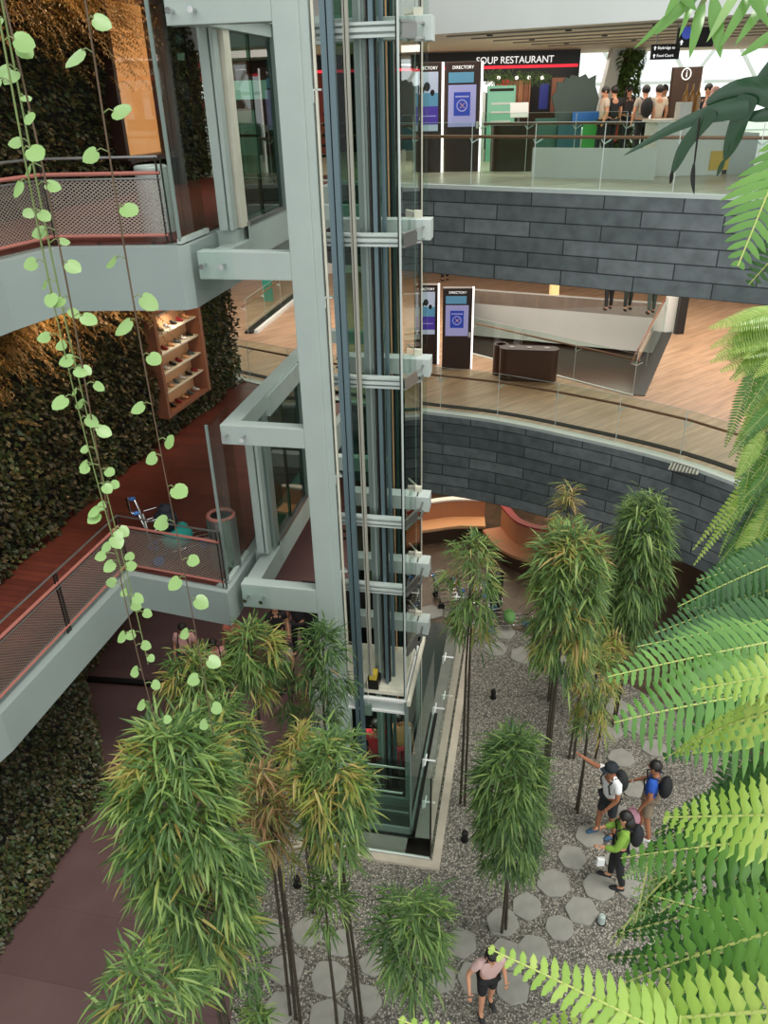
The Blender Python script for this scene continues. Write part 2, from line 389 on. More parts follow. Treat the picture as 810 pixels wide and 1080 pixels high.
# facade of the great window: diagonal lattice and glass, leans far behind
fy = 34.0; mu = MB()
x0 = 8.3
for i in range(8):
    for j in range(2):
        xa = x0 + i*2.6 + (j % 2)*1.3; za = L3 + j*1.75 + .0
        for sgn in (-1, 1):
            mu.bar((xa, fy, za), (xa + sgn*1.3, fy, za + 1.75), .09, .12)
for j in range(4): mu.bar((x0-2, fy, L3 + j*1.75), (30, fy, L3 + j*1.75), .07, .12)
t = thing('lattice_window', 'tall triangular-lattice glass facade glowing white at the far end of the top level', 'window', (8, fy, L3)); t['kind'] = 'structure'
mu.build('mullion_lattice', K['paint2'], t)
MB().box(6.4, fy+.1, L3, 30, fy+.12, L3+6).build('window_pane', K['fglass'], t)
struct('wall_right', MB().obox(P(632, 113, L3) if False else Vector((6.1, 25.5, L3)), (.45, 0, 0), (0, .4, 0), (1.25, 0, 2.6)), K['white'])

# ---------------- left side: slabs and walkways ----------------
WL = [(-7.6, 2), (-6.9, 6.5), (-6.25, 10.6), (-5.5, 14.3), (-3.86, 20.0)]
A3 = [(-7.2, 3.0), (-5.3, 6.9), (-4.38, 9.32), (-4.04, 10.2), (-2.39, 10.12)]
def slab(edge, z, th, name, rightv=13.5):
    w = [(p[0]-.3, p[1]) for p in WL]
    r = T(-1.28, 5.2); 
    poly = edge + [tuple(T(-1.33, .05)[:2]), tuple(T(-1.3, rightv)[:2])] + w[::-1]
    return MB().prism(poly, z-th, z)
e3 = [(-6.6, 3.0), (-4.9, 7.4), (-4.4, 9.3), (-4.04, 10.2), (-2.5, 10.1)]
e2 = [(-6.6, 3.2), (-4.86, 7.36), (-4.11, 10.5), (-2.45, 9.92)]
struct('floor', slab(e3, L3-.02, .79, 'l3', 9), K['slab'])
struct('floor', slab(e2, L2-.02, .62, 'l2', 8.8), K['slab'])
def shrink(e, d): return [(p[0]-d*.5, p[1]+d) for p in e]
def deckf(edge, z, m, rv):
    poly = [(p[0]-.22, p[1]+.22) for p in edge] + [tuple(T(-1.5, .3)[:2]), tuple(T(-1.45, rv)[:2])] + WL[::-1]
    return MB().prism(poly, z-.02, z+.012)
struct('floor', deckf(e3, L3, 0, 9), K['plankred']); struct('floor', deckf(e2, L2, 0, 8.8), K['plankred'])
# landing sills in front of doors (slab reaches the door line)
for z in (L2, L3): struct('floor', MB().obox(T(-1.34, 1.0, z-.42), ub*.28, vb*3.6, (0, 0, .43)), K['paint'])
# left walls (backing) on three levels
for (z0, z1) in ((L2, L3-.8), (L3, 14.6)):
    struct('wall_left', MB().ribbon([(p[0]-.05, p[1]) for p in WL], z0, z1, .25), K['soil'])
W1 = [(-7.3, 3.4), (-6.5, 5.5), (-6.05, 7.38), (-5.43, 10.31), (-6.9, 12.8), (-6.5, 17), (-4.5, 21)]
struct('wall_left', MB().ribbon(W1, -.02, L2-.6, .25), K['soil'])
struct('ceiling', MB().prism([(-7.5, 3), (-5.2, 7), (-4.4, 10.4), T(-1.3, .4)[:2], T(-1.3, 12)[:2], (-5, 22)], 13.9, 14.2), K['slab'])

def wall_foliage(name, line, z0, z1, dens, mats, holes=(), depth=.28, off=.0, size=(.09, .17), z_amb=None):
    bs = [MB() for _ in mats]
    for i in range(len(line)-1):
        a = Vector((line[i][0], line[i][1], 0)); b = Vector((line[i+1][0], line[i+1][1], 0)); L = (b-a).length; t = (b-a)/L; n = Vector((t.y, -t.x, 0))
        for k in range(int(L*(z1-z0)*dens)):
            s = random.random()*L; z = random.uniform(z0+.04, z1)
            if any(h[0] == i and h[1] < s < h[2] and h[3] < z < h[4] for h in holes): continue
            c = noise.noise(Vector((s*.7+i*9, z*.7, 1)))
            p = a + t*s + Vector((0, 0, z)) + n*(off + depth*(.35+.5*noise.noise(Vector((s*1.6+i*5, z*1.6, 0)))+.3*random.random()))
            ln = random.uniform(*size); d = (n*random.uniform(.3, 1) + t*random.uniform(-1, 1) + Vector((0, 0, random.uniform(-1.2, .3)))).normalized()
            w = d.cross(Vector((random.uniform(-1, 1), random.uniform(-1, 1), 1))).normalized()*ln*.3
            k = 1 if (len(mats) > 1 and random.random() < (.5 + c*1.6 - .25)) else 0
            bs[k].add([p, p+d*ln*.5+w, p+d*ln, p+d*ln*.5-w], [(0, 1, 2, 3)])
    for b, m in zip(bs, mats):
        o = b.build(name, m)
        yield o
def amber_ferns(line, i, s0, s1, z, n, name, label):
    a = Vector((line[i][0], line[i][1], 0)); b = Vector((line[i+1][0], line[i+1][1], 0)); L = (b-a).length; t = (b-a)/L; nn = Vector((t.y, -t.x, 0))
    mb = MB()
    for k in range(n):
        s = random.uniform(s0, s1); z_ = z - abs(random.gauss(0, .45)); p = a + t*s + nn*random.uniform(.2, .45) + Vector((0, 0, z_))
        ln = random.uniform(.35, .7); d = (nn*.8 + t*random.uniform(-.8, .8) + Vector((0, 0, random.uniform(-.3, .4)))).normalized()
        pts = []
        for q in range(9):
            u = q/8; pts.append(p + d*ln*u + Vector((0, 0, -.5*ln*u*u)))
        for q in range(1, 9):
            tt = (pts[q]-pts[q-1]).normalized(); sd = tt.cross(Vector((0, 0, 1)));
            if sd.length < .05: continue
            sd.normalize(); wl = .11*(1-.7*q/9)
            for sg in (-1, 1):
                e = pts[q] + sd*sg*wl + tt*wl*.6 + Vector((0, 0, -.03)); mb.add([pts[q]-tt*.012, pts[q]+tt*.012, e], [(0, 1, 2)])
            mb.add([pts[q-1]-sd*.004, pts[q-1]+sd*.004, pts[q]+sd*.003, pts[q]-sd*.003], [(0, 1, 2, 3)])
    o = mb.build(name, LG['amber']); tag(o, label, 'ferns', kind='stuff'); return o
H2 = [(3, 1.75, 3.75, L2+.5, 7.5)]; H3 = [(3, 1.75, 3.75, L3+.6, 12.9)]
lab = ['dark brown-green leaves covering the living wall behind the %s walkway', 'greener leaves mixed into the living wall behind the %s walkway']
for (ln, z0, z1, hs, nm, dn_) in ((WL, L2, L3-.85, H2, 'middle-level', 420), (WL, L3, 13.9, H3, 'top-level', 380), (W1, 0, L2-.65, (), 'ground-level', 620)):
    for o, l in zip(wall_foliage('wall_foliage', ln, z0, z1, dn_, (LG['wall'], LG['wallg']), hs, size=(.05, .11) if ln is W1 else (.07, .14)), lab): tag(o, l % nm, 'living wall', kind='stuff')
amber_ferns(WL, 2, 0, 3.7, 8.6, 420, 'wall_ferns', 'amber-lit ferns tufting out of the top of the middle-level living wall')
amber_ferns(WL, 3, 0, 2.6, 8.6, 300, 'wall_ferns', 'amber-lit ferns above the shoe display window on the middle level')
amber_ferns(WL, 2, 0, 3.7, 13.1, 420, 'wall_ferns', 'amber-lit ferns drooping from the top of the top-level living wall')
amber_ferns(WL, 3, 0, 2.6, 12.9, 300, 'wall_ferns', 'amber-lit ferns drooping over the glowing shop window on the top level')
# back panel closing the view past the left walkway
# ----- shop window with shoe shelves (L2) and glowing window (L3)
wa = Vector((-5.5, 14.3, 0)); wb = Vector((-3.86, 20, 0)); wt = (wb-wa).normalized(); wn = Vector((wt.y, -wt.x, 0))
def WP(s, z, d=0): return wa + wt*s + wn*d + Vector((0, 0, z))
def winbox(mb, s0, s1, z0, z1, d0, d1): return mb.obox(WP(s0, z0, d0), wt*(s1-s0), wn*(d1-d0), (0, 0, z1-z0))
t = thing('display_niche', 'lit shop window with stacked shelves of shoes set in the leafy wall', 'shop window', WP(2.75, L2))
b = MB(); winbox(b, 1.8, 3.7, L2+.55, L2+.63, 0, .38); winbox(b, 1.8, 3.7, 7.35, 7.45, 0, .38); winbox(b, 3.62, 3.75, L2+.55, 7.45, 0, .4); winbox(b, 1.75, 1.85, L2+.55, 7.45, 0, .4)
b.build('niche_frame', K['wood'], t)
winbox(MB(), 1.85, 3.62, L2+.63, 7.35, .01, .03).build('back_panel', K['tan'], t)
shz = [L2+.63+k*.42 for k in range(1, 6)]
for z in shz: winbox(MB(), 1.85, 3.62, z, z+.03, .03, .33).build('shelf', K['cream'], t)
shoe0 = None; kk = 0
for zi, z in enumerate([L2+.63] + [q+.03 for q in shz]):
    for j in range(6):
        s = 2.0 + j*.28 + (.05 if zi % 2 else 0)
        c = WP(s, z, .2)
        mm = [K['white'], K['black'], K['redl'], K['tan'], K['bluerail']][(zi*2+j) % 5]
        b = MB(); b.ball((0, .0, .035), .035, .1, .035, 8, 5); b.ball((0, .05, .06), .033, .05, .045, 8, 5)
        o = b.build('shoe', mm, at=c, local=True); o.rotation_euler = (0, 0, math.atan2(-wn.y, -wn.x)-PI/2)
        cn = ['white', 'black', 'dark red', 'tan', 'grey-blue'][(zi*2+j) % 5]
        tag(o, '%s shoe on a shelf of the lit shoe window, %s' % (cn, ['bottom row', 'second row up', 'third row up', 'fourth row up', 'fifth row up', 'top row'][zi]), 'shoe', 'shoes on the display shelves')
t = thing('shop_window', 'tall glowing orange shop window beside the leafy wall on the top level', 'window', WP(2.75, L3))
b = MB(); winbox(b, 1.75, 1.85, L3+.6, 12.9, 0, .42); winbox(b, 3.65, 3.78, L3+.0, 12.9, 0, .45); winbox(b, 1.75, 3.78, 12.85, 12.95, 0, .42); winbox(b, 1.85, 3.65, L3+.55, L3+.65, 0, .42)
b.build('window_frame', K['brownbox'], t)
winbox(MB(), 1.85, 3.65, L3+.6, 12.9, .01, .04).build('back_panel', mat('glowing orange panel', 'b9774c', .5, var=.12, scale=1, emit='c07a48', es=.9), t)
winbox(MB(), 1.85, 3.65, L3+.6, 12.85, .36, .375).build('window_pane', K['glass'], t)

# ---------------- lift tower ----------------
lt = thing('lift_tower', 'tall open lift tower of grey-green steel with rails and glass in the middle', 'lift tower', T(0, 0, -.3), TH)
class LB(MB):
    def build(s, name, m, parent=lt, **k):
        s.v = [(q[0], q[1], q[2]+.3) for q in s.v]; return MB.build(s, name, m, parent, local=True, **k)
LB().box(0, 0, -.3, .30, .24, 15).build('column', K['paint'], bevel=.008)
LB().box(.30, .03, -.3, .40, .24, 15).build('column_flange', K['paint'])
beams = [(4.12, 4.55), (6.93, 7.22), (9.22, 9.56), (11.97, 12.6)]
for z0, z1 in beams:
    LB().box(-1.22, 0, z0, -.0, .2, z1).build('front_beam', K['paint'], bevel=.006)
for z0, z1 in ((4.1, 4.5), (6.96, 7.22), (9.22, 9.5), (12.0, 12.4)):
    LB().box(-1.22, .2, z0, -.98, 5.2, z1).build('side_beam', K['paint'], bevel=.006)
for z0, z1 in ((4.2, 4.5), (6.96, 7.2), (9.25, 9.5), (12.0, 12.4)):
    LB().box(-1.0, 5.0, z0, .3, 5.2, z1).build('rear_beam', K['paint'])
LB().box(-1.2, 4.95, -.3, -1.0, 5.2, 15).build('column', K['paint'])
for z in (4.34, 7.07, 9.4, 12.1):
    for u in (-1.12, -.86):
        b = LB(); b.tube([(u, .01, z), (u, -.13, z), (u, -.131, z), (u, -.155, z)], [.022, .022, .034, .034], 12); b.build('glass_bolt', K['chrome'])
# glass wing panel at front of door side (spans between beams) + side wing along slab edge
for z0, z1 in ((4.02, 7.3), (9.1, 13)):
    LB().box(-1.24, -.1, z0, -.72, -.085, z0+.55).build('glass_clip_pane', K['fglass'])
# glass screens on slab corners
for z0, z1 in ((L2+.03, 7.2), (L3+.03, 12.5)):
    LB().box(-1.44, .02, z0, -1.425, .86, z1).build('glass_wing', K['sglass']); LB().box(-1.45, .0, z0, -1.41, .03, z1).build('glass_edge', K['greyrail'])
    LB().box(-1.46, .0, z0-.03, -1.40, .9, z0+.03).build('glass_shoe', K['paint2'])
    LB().box(-1.24, .88, z0, -1.12, 1.02, z1).box(-1.10, .9, z0, -1.05, 1.06, z1).build('door_post', K['paint'])
    LB().box(-1.12, 1.12, z0, -1.0, 1.34, z1).build('door_jamb', K['cream'] if z0 > 9 else K['greyrail'])
    LB().box(-1.1, 3.0, z0, -.95, 3.2, z1).build('door_jamb', K['greyrail'])
    LB().box(-1.06, 1.36, z0+.05, -1.04, 2.15, z1-.35).build('landing_door', K['gglass']); LB().box(-1.03, 2.1, z0+.05, -1.01, 2.98, z1-.35).build('landing_door', K['dglass'])
    LB().box(-1.12, 1.3, z0, -.96, 3.0, z0+.05).build('door_sill', K['steel'])
    b = LB().box(-1.08, 1.3, z1-.34, -.94, 3.1, z1-.02); b.build('door_header', K['paint'])
    b = LB(); b.box(-1.12, 1.5, z1-.26, -1.08, 2.0, z1-.16); b.box(-1.12, 2.2, z1-.26, -1.08, 2.8, z1-.16); b.build('header_slots', K['black'])
    LB().box(-.99, 1.3, z0-.45, -.97, 4.9, z0).build('apron_plate', K['paint'])
# vertical members (u, v, width, depth, material, name)
def vm(u0, u1, v0, v1, m, name='guide_rail', z0=-.3, z1=15): LB().box(u0, v0, z0, u1, v1, z1).build(name, m)
vm(.425, .455, .05, .08, K['cream'], 'tie_rod', 3.0)
vm(.52, .585, .04, .12, K['bluerail']); vm(.605, .67, .02, .1, K['bluerail']); vm(.585, .605, .08, .14, K['darkrail'], 'rail_web')
vm(.755, .775, .1, .14, K['duct'], 'cable_duct', 2.9); vm(.776, .79, .1, .15, K['darkrail'], 'cable_duct', 2.9); vm(.79, .822, .08, .13, K['duct'], 'cable_duct', 2.9)
vm(.80, .93, .42, .5, K['greyrail']); vm(.87, .90, .40, .42, K['paint'], 'rail_nose'); vm(.95, 1.0, .42, .5, K['darkrail'], 'rail_web')
vm(.97, .985, .3, .34, K['darkrail'], 'rope', 2.9)
vm(1.0, 1.05, .3, .38, K['bluerail']); vm(1.01, 1.06, .42, .5, K['greyrail']); vm(1.055, 1.07, .36, .42, K['darkrail'], 'rail_web')
vm(1.07, 1.12, .5, .56, K['bluerail'])
vm(.86, .99, 1.9, 1.98, mat('dark green rail', '2c453f', .35, .2), 'rear_rail'); vm(.93, .945, 1.88, 1.9, K['darkrail'], 'rear_rail')
vm(.5, .56, 2.2, 2.3, K['greyrail'], 'rear_rail'); vm(.2, .26, 2.4, 2.5, K['darkrail'], 'rear_rail'); vm(1.03, 1.05, 1.9, 1.96, K['darkrail'], 'rear_rail')
vm(1.02, 1.035, 1.2, 1.22, K['tan'], 'rope'); vm(.76, .775, 1.6, 1.62, K['tan'], 'rope')
vm(1.335, 1.35, .1, .12, K['darkrail'], 'glass_edge'); vm(1.352, 1.375, .1, .125, K['paint2'], 'glass_edge')
vm(1.385, 1.395, .13, 1.5, K['sglass'], 'shaft_pane', 3.0); vm(1.37, 1.385, 1.2, 1.22, K['greyrail'], 'glass_edge'); vm(1.34, 1.375, 1.7, 1.74, K['darkrail'], 'glass_edge'); vm(1.38, 1.395, 1.72, 1.76, K['cream'], 'glass_edge')
vm(1.36, 1.45, 1.86, 1.875, K['sglass'], 'glass_fin', 5.0, 15)
# rear green glass back wall
vm(.9, 1.33, 2.0, 2.015, K['dglass'], 'rear_pane', 3.0, 7.3); vm(.0, .9, 2.6, 2.615, K['gglass'], 'rear_pane', 3.0, 15)
# bracket levels
for zi in (14.2, 12.03, 9.84, 8.02, 5.88, 4.70, 3.55):
    b = LB(); zc = zi - .30   # front channel
    zc = zi-.16
    b.box(.36, .20, zc-.075, 1.34, .30, zc-.045); b.box(.36, .20, zc+.045, 1.34, .30, zc+.075); b.box(.36, .26, zc-.05, 1.34, .30, zc+.05); b.box(.36, .19, zc-.02, 1.34, .21, zc+.02)
    if zi > 4: b.build('bracket_channel', K['paint2'])
    # bent plate out to the block
    pr = [(1.33, .19), (1.40, .19), (1.50, .50), (1.56, .56), (1.56, .8), (1.53, .8), (1.53, .58), (1.47, .53), (1.38, .22), (1.33, .22)]
    LB().prism(pr, zc-.085, zc-.06).prism(pr, zc+.06, zc+.085).box(1.33, .215, zc-.07, 1.36, .235, zc+.07).obox((1.37, .22, zc-.07), (.12, .31, 0), (.02, -.01, 0), (0, 0, .14)).build('bracket_plate', K['steel'])
    LB().box(.36, .8, zi-.23, 1.47, 1.02, zi).build('bracket_beam', K['paint'], bevel=.006)
    LB().box(1.44, .79, zi-.25, 1.64, 1.05, zi).box(1.535, .785, zi-.255, 1.545, 1.055, zi+.004).build('bracket_block', K['paint2'], bevel=.006)
    b = LB(); b.tube([(1.45, 1.0, zi+.05), (1.25, 1.3, zi+.05)], .015); b.box(1.40, .95, zi, 1.50, 1.0, zi+.09); b.build('stay', K['cream'])
for zi in (9.0, 4.9, 6.5, 11.3): LB().prism([(.39, .05), (.50, .05), (.50, .09), (.39, .22)], zi, zi+.02).box(.39, .04, zi-.12, .41, .2, zi).build('column_bracket', K['paint2'])
for zi in (3.3, 5.3, 7.5, 10.6): 
    b = LB()
    for k in range(6): b.box(.38, .34+k*.04, zi+k*.11, .55, .36+k*.04, zi+k*.11+.03)
    b.build('cable_clips', K['darkrail'])
# glass around the base
for (nm, bx) in (('base_pane', (1.93, -.98, .03, 1.945, 2.0, 1.9)), ('base_pane', (1.93, 2.02, .03, 1.945, 5.2, 1.9)), ('base_pane', (.2, -.98, .03, 1.93, -.965, 1.9))):
    LB().box(*bx).build(nm, K['sglass'])
LB().box(1.925, -.985, .03, 1.95, -.96, 1.9).build('glass_edge', K['darkrail']); LB().box(.2, -.99, .02, 1.95, -.95, .06).build('base_channel', K['white'])
for v, z in ((-.6, .95), (-.6, 1.9), (.6, 1.9), (2.0, 1.9), (4.0, 1.9), (2.0, .95)):
    b = LB(); b.tube([(1.76, v, z), (1.96, v, z)], .016, 6); b.tube([(1.8, v-.12, z), (1.8, v+.12, z)], .014, 6); b.tube([(1.76, v, z), (1.76, v, z-.16)], .014, 6); b.build('glass_clamp', K['white'])
# low dark machinery band above ground behind the car
b = LB(); b.box(-.95, 2.1, 0.0, 1.3, 2.2, 3.2); b.build('pit_screen', K['black'])
b = LB()
for k in range(7): b.box(.95+k*.055, 2.06, 3.2, .97+k*.055, 2.08, 5.3)
for z in (3.3, 4.3, 5.3): b.box(.9, 2.05, z, 1.35, 2.09, z+.04)
b.build('rear_grille', K['steel'])
LB().box(.74, .2, 2.72, .86, .36, 2.84).build('rope_anchor', mat('yellow wedge', 'c9b040', .5)); LB().box(.70, .16, 2.55, .90, .4, 2.72).build('rope_anchor_base', K['darkrail'])

# ---------------- lift car ----------------
# inner glass guard standing round the car
for nm, bx, m in (('guard_pane', (-.2, -.56, .12, 1.54, -.55, 1.75), 'sglass'), ('guard_pane', (1.535, -.55, .12, 1.545, 2.4, 1.75), 'sglass'), ('guard_kick', (-.2, -.57, .05, 1.56, -.54, .2), 'greyrail'), ('guard_kick', (1.53, -.55, .05, 1.56, 2.4, .2), 'greyrail'),
    ('guard_base', (-.25, -.62, -.02, 1.62, -.5, .05), 'black'), ('guard_base', (1.5, -.6, -.02, 1.62, 2.45, .05), 'black'), ('guard_post', (1.53, -.57, .05, 1.56, -.54, 2.5), 'greyrail'), ('guard_rail', (.9, -.52, .95, 1.4, -.5, .98), 'white'), ('guard_rail', (.7, -.52, .5, 1.5, -.5, .52), 'greyrail')):
    LB().box(*bx).build(nm, K[m])
lc = thing('lift_car', 'glass lift car with a cream roof panel waiting at ground level in the tower', 'lift car', T(0.8, .75, -.35), TH)
class CB(MB):
    def build(s, name, m, parent=lc, **k):
        s.v = [(q[0]-.8, q[1]-.75, q[2]+.35) for q in s.v]; return MB.build(s, name, m, parent, local=True, **k)
CB().box(-.25, .16, 2.47, 1.33, 1.35, 2.55).build('roof', K['cream'], bevel=.006)
CB().box(-.2, .2, 2.55, 1.29, 1.3, 2.58).build('roof_hatch', K['cream'], bevel=.004)
CB().box(-.25, .08, 2.2, 1.38, .16, 2.42).build('front_header', K['paint2']); CB().box(-.25, .05, 2.42, 1.38, .1, 2.46).box(-.25, .05, 2.18, 1.38, .08, 2.22).build('header_trim', K['white'])
CB().box(1.40, .0, 2.42, 1.46, 1.75, 2.52).build('side_rail', K['cream']); CB().box(1.34, .1, 2.35, 1.38, 1.5, 2.5).build('side_rail', K['white'])
for (u, v) in ((1.38, .08), (1.38, 1.4), (-.25, .08), (-.25, 1.4)): CB().box(u-.03, v-.03, -.3, u+.03, v+.03, 2.45).build('corner_post', K['greyrail'])
CB().box(-.22, .07, -.2, 1.35, .08, 2.2).build('front_pane', K['glass']); CB().box(1.38, .1, -.2, 1.39, 1.4, 2.35).build('side_pane', K['sglass'])
CB().box(-.25, .07, -.35, 1.4, 1.42, -.2).build('car_floor', K['darkrail']); CB().box(-.25, .04, -.22, 1.41, .09, .2).build('kick_panel', K['greyrail'])
CB().tube([(-.2, .13, .85), (1.33, .13, .85)], .02).tube([(-.2, .13, .6), (1.33, .13, .6)], .012).build('handrail', K['white'])
CB().box(-.2, 1.38, -.2, 1.33, 1.4, 2.4).build('rear_wall', K['black'])
CB().tube([(.55, .3, 2.58), (.55, .3, 2.75), (.6, .8, 2.9)], .01).tube([(.72, .12, 2.9), (.75, .06, 2.3)], .006).build('roof_cable', K['cream']); CB().box(.68, .02, 2.1, .8, .06, 2.32).build('control_box', mat('green grey box', '5f7466', .5))
# low wall beside lobby
struct('trim_8', MB().obox(T(-.62, -.9, -.01), ub*.36, vb*5.2, (0, 0, 1.02)), K['conc'])
tr = thing('dark_handrail', 'dark metal handrail on posts behind the low grey wall under the walkway', 'railing', T(-.85, 0, 0), TH)
MB().tube([(0, -.4, 1.05), (0, 4.8, 1.05)], .03).build('rail', K['black'], tr, local=True)
for k in range(5): MB().tube([(0, -.3+k*1.2, 0), (0, -.3+k*1.2, 1.05)], .02).build('post', K['black'], tr, local=True)

struct('trim_14', MB().bar(P(92, 716, .03), P(178, 722, .03), .14, .06), K['black'])
# =================== RAILINGS ===================
def resample(e, step):
    pts = [Vector(p) for p in e]; out = [pts[0]]; acc = 0
    for i in range(len(pts)-1):
        a, b = pts[i], pts[i+1]; L = (b-a).length; d = step-acc
        while d <= L: out.append(a.lerp(b, d/L)); d += step
        acc = L-(d-step)
    return out
def glass_rail(label, edge, z, step, x0, x1, h=1.1, hr=.86, side=1, mglass='glass', yk=True):
    pts = [p for p in resample(edge, step) if x0 <= p.x <= x1]
    c = pts[len(pts)//2]; t = thing('glass_railing', label, 'railing', (c.x, c.y, z))
    hp = []
    for i in range(len(pts)):
        a = pts[i]; tt = (pts[min(i+1, len(pts)-1)] - pts[max(0, i-1)]).normalized(); n = Vector((-tt.y, tt.x))*side
        hp.append(Vector((a.x, a.y, z+hr)) + Vector((n.x, n.y, 0))*.12)
        if i < len(pts)-1:
            b = pts[i+1]; g = (b-a).normalized()*.012
            MB().bar((a.x+g.x, a.y+g.y, z+.03+(h-.03)/2), (b.x-g.x, b.y-g.y, z+.03+(h-.03)/2), .014, h-.03).build('glass_panel', K[mglass], t)
        if yk:
            q = hp[-1]; o = Vector((a.x, a.y, z+hr-.1)); b_ = MB()
            for s in (-1, 1): b_.tube([o, q + Vector((tt.x, tt.y, 0))*s*.09 + Vector((0, 0, -.03))], .011, 6)
            b_.build('handrail_bracket', K['paint2'], t)
            MB().box(a.x-.006, a.y-.006, z, a.x+.006, a.y+.006, z+h-.02).build('joint_seal', K['paint2'], t)
    MB().tube(hp, .028, 8).build('handrail', K['wood'], t, smooth=True)
    MB().tube([Vector((p.x, p.y, z+h)) for p in pts], .004, 6).build('glass_capping', K['paint2'], t)
    return t
glass_rail('glass railing with thin timber handrail along the top level above the slate band', inset(E3, .02), L3, 1.25, -9, 12)
glass_rail('glass railing curving along the middle level above the lower slate band', inset(S2, .02), L2, 1.4, -9, 9)
def mesh_rail(label, pts, z, posts, h=1.0):
    t = thing('mesh_railing', label, 'railing', (pts[1][0], pts[1][1], z))
    V = [Vector((p[0], p[1], z)) for p in pts]
    MB().tube([v+Vector((0, 0, h)) for v in V], .016, 8).build('top_rail', K['steel'], t)
    MB().tube([v+Vector((0, 0, h-.18)) for v in V], .024, 8).build('handrail', K['redrail'], t)
    MB().tube([v+Vector((0, 0, h-.24)) for v in V], .014, 8).build('mid_rail', K['steel'], t)
    MB().tube([v+Vector((0, 0, .1)) for v in V], .02, 8).build('bottom_rail', K['redrail'], t)
    for i in range(len(V)-1):
        a, b = V[i], V[i+1]; L = (b-a).length
        MB().add([a+Vector((0, 0, .1)), b+Vector((0, 0, .1)), b+Vector((0, 0, h-.24)), a+Vector((0, 0, h-.24))], [(0, 1, 2, 3)], [((0, 0), (L, 0), (L, h-.34), (0, h-.34))]).build('mesh_panel', K['mesh_'], t)
        n = max(1, int(L/posts))
        for k in range(n+(i == len(V)-2)):
            p = a.lerp(b, k/n); d = (b-a).normalized()
            for s in (-.03, .03): MB().bar(p+d*s, p+d*s+Vector((0, 0, h)), .014, .04).build('post', K['darkrail'], t)
mesh_rail('mesh-panelled railing along the left walkway one level below the camera', [(-5.75, 5.2), (-4.95, 7.4), (-4.18, 10.65), (-2.5, 10.05)], L2, 1.25)
mesh_rail('mesh-panelled railing along the left walkway at the top level', [(-5.6, 6.3), (-4.48, 9.4), (-4.12, 10.35), (-2.62, 10.24)], L3, .95)
# perforated bins by the left rails
def ring_bin(label, loc, m, ringm, h=.85, r=.22):
    t = thing('litter_bin', label, 'bin', loc)
    MB().lathe([(r, 0), (r, h), (r-.03, h), (r-.03, h-.3)], loc, 24).build('body', m, t, smooth=False)
    MB().tube([Vector(loc)+Vector((r*.85*math.cos(a), r*.85*math.sin(a), h+.01)) for a in [k*2*PI/24 for k in range(24)]], .035, 8, closed=True).build('rim', ringm, t, smooth=True)
ring_bin('steel litter bin with a reddish ring rim beside the glass of the middle-level lift door', P(240, 596, L2), K['steel'], K['redrail'], .92, .23)
ring_bin('pale cylindrical bin behind the mesh railing at the top-level lift door', P(171, 246, L3)+Vector((-.05, .1, 0)), K['paint2'], K['paint2'], .8, .22)

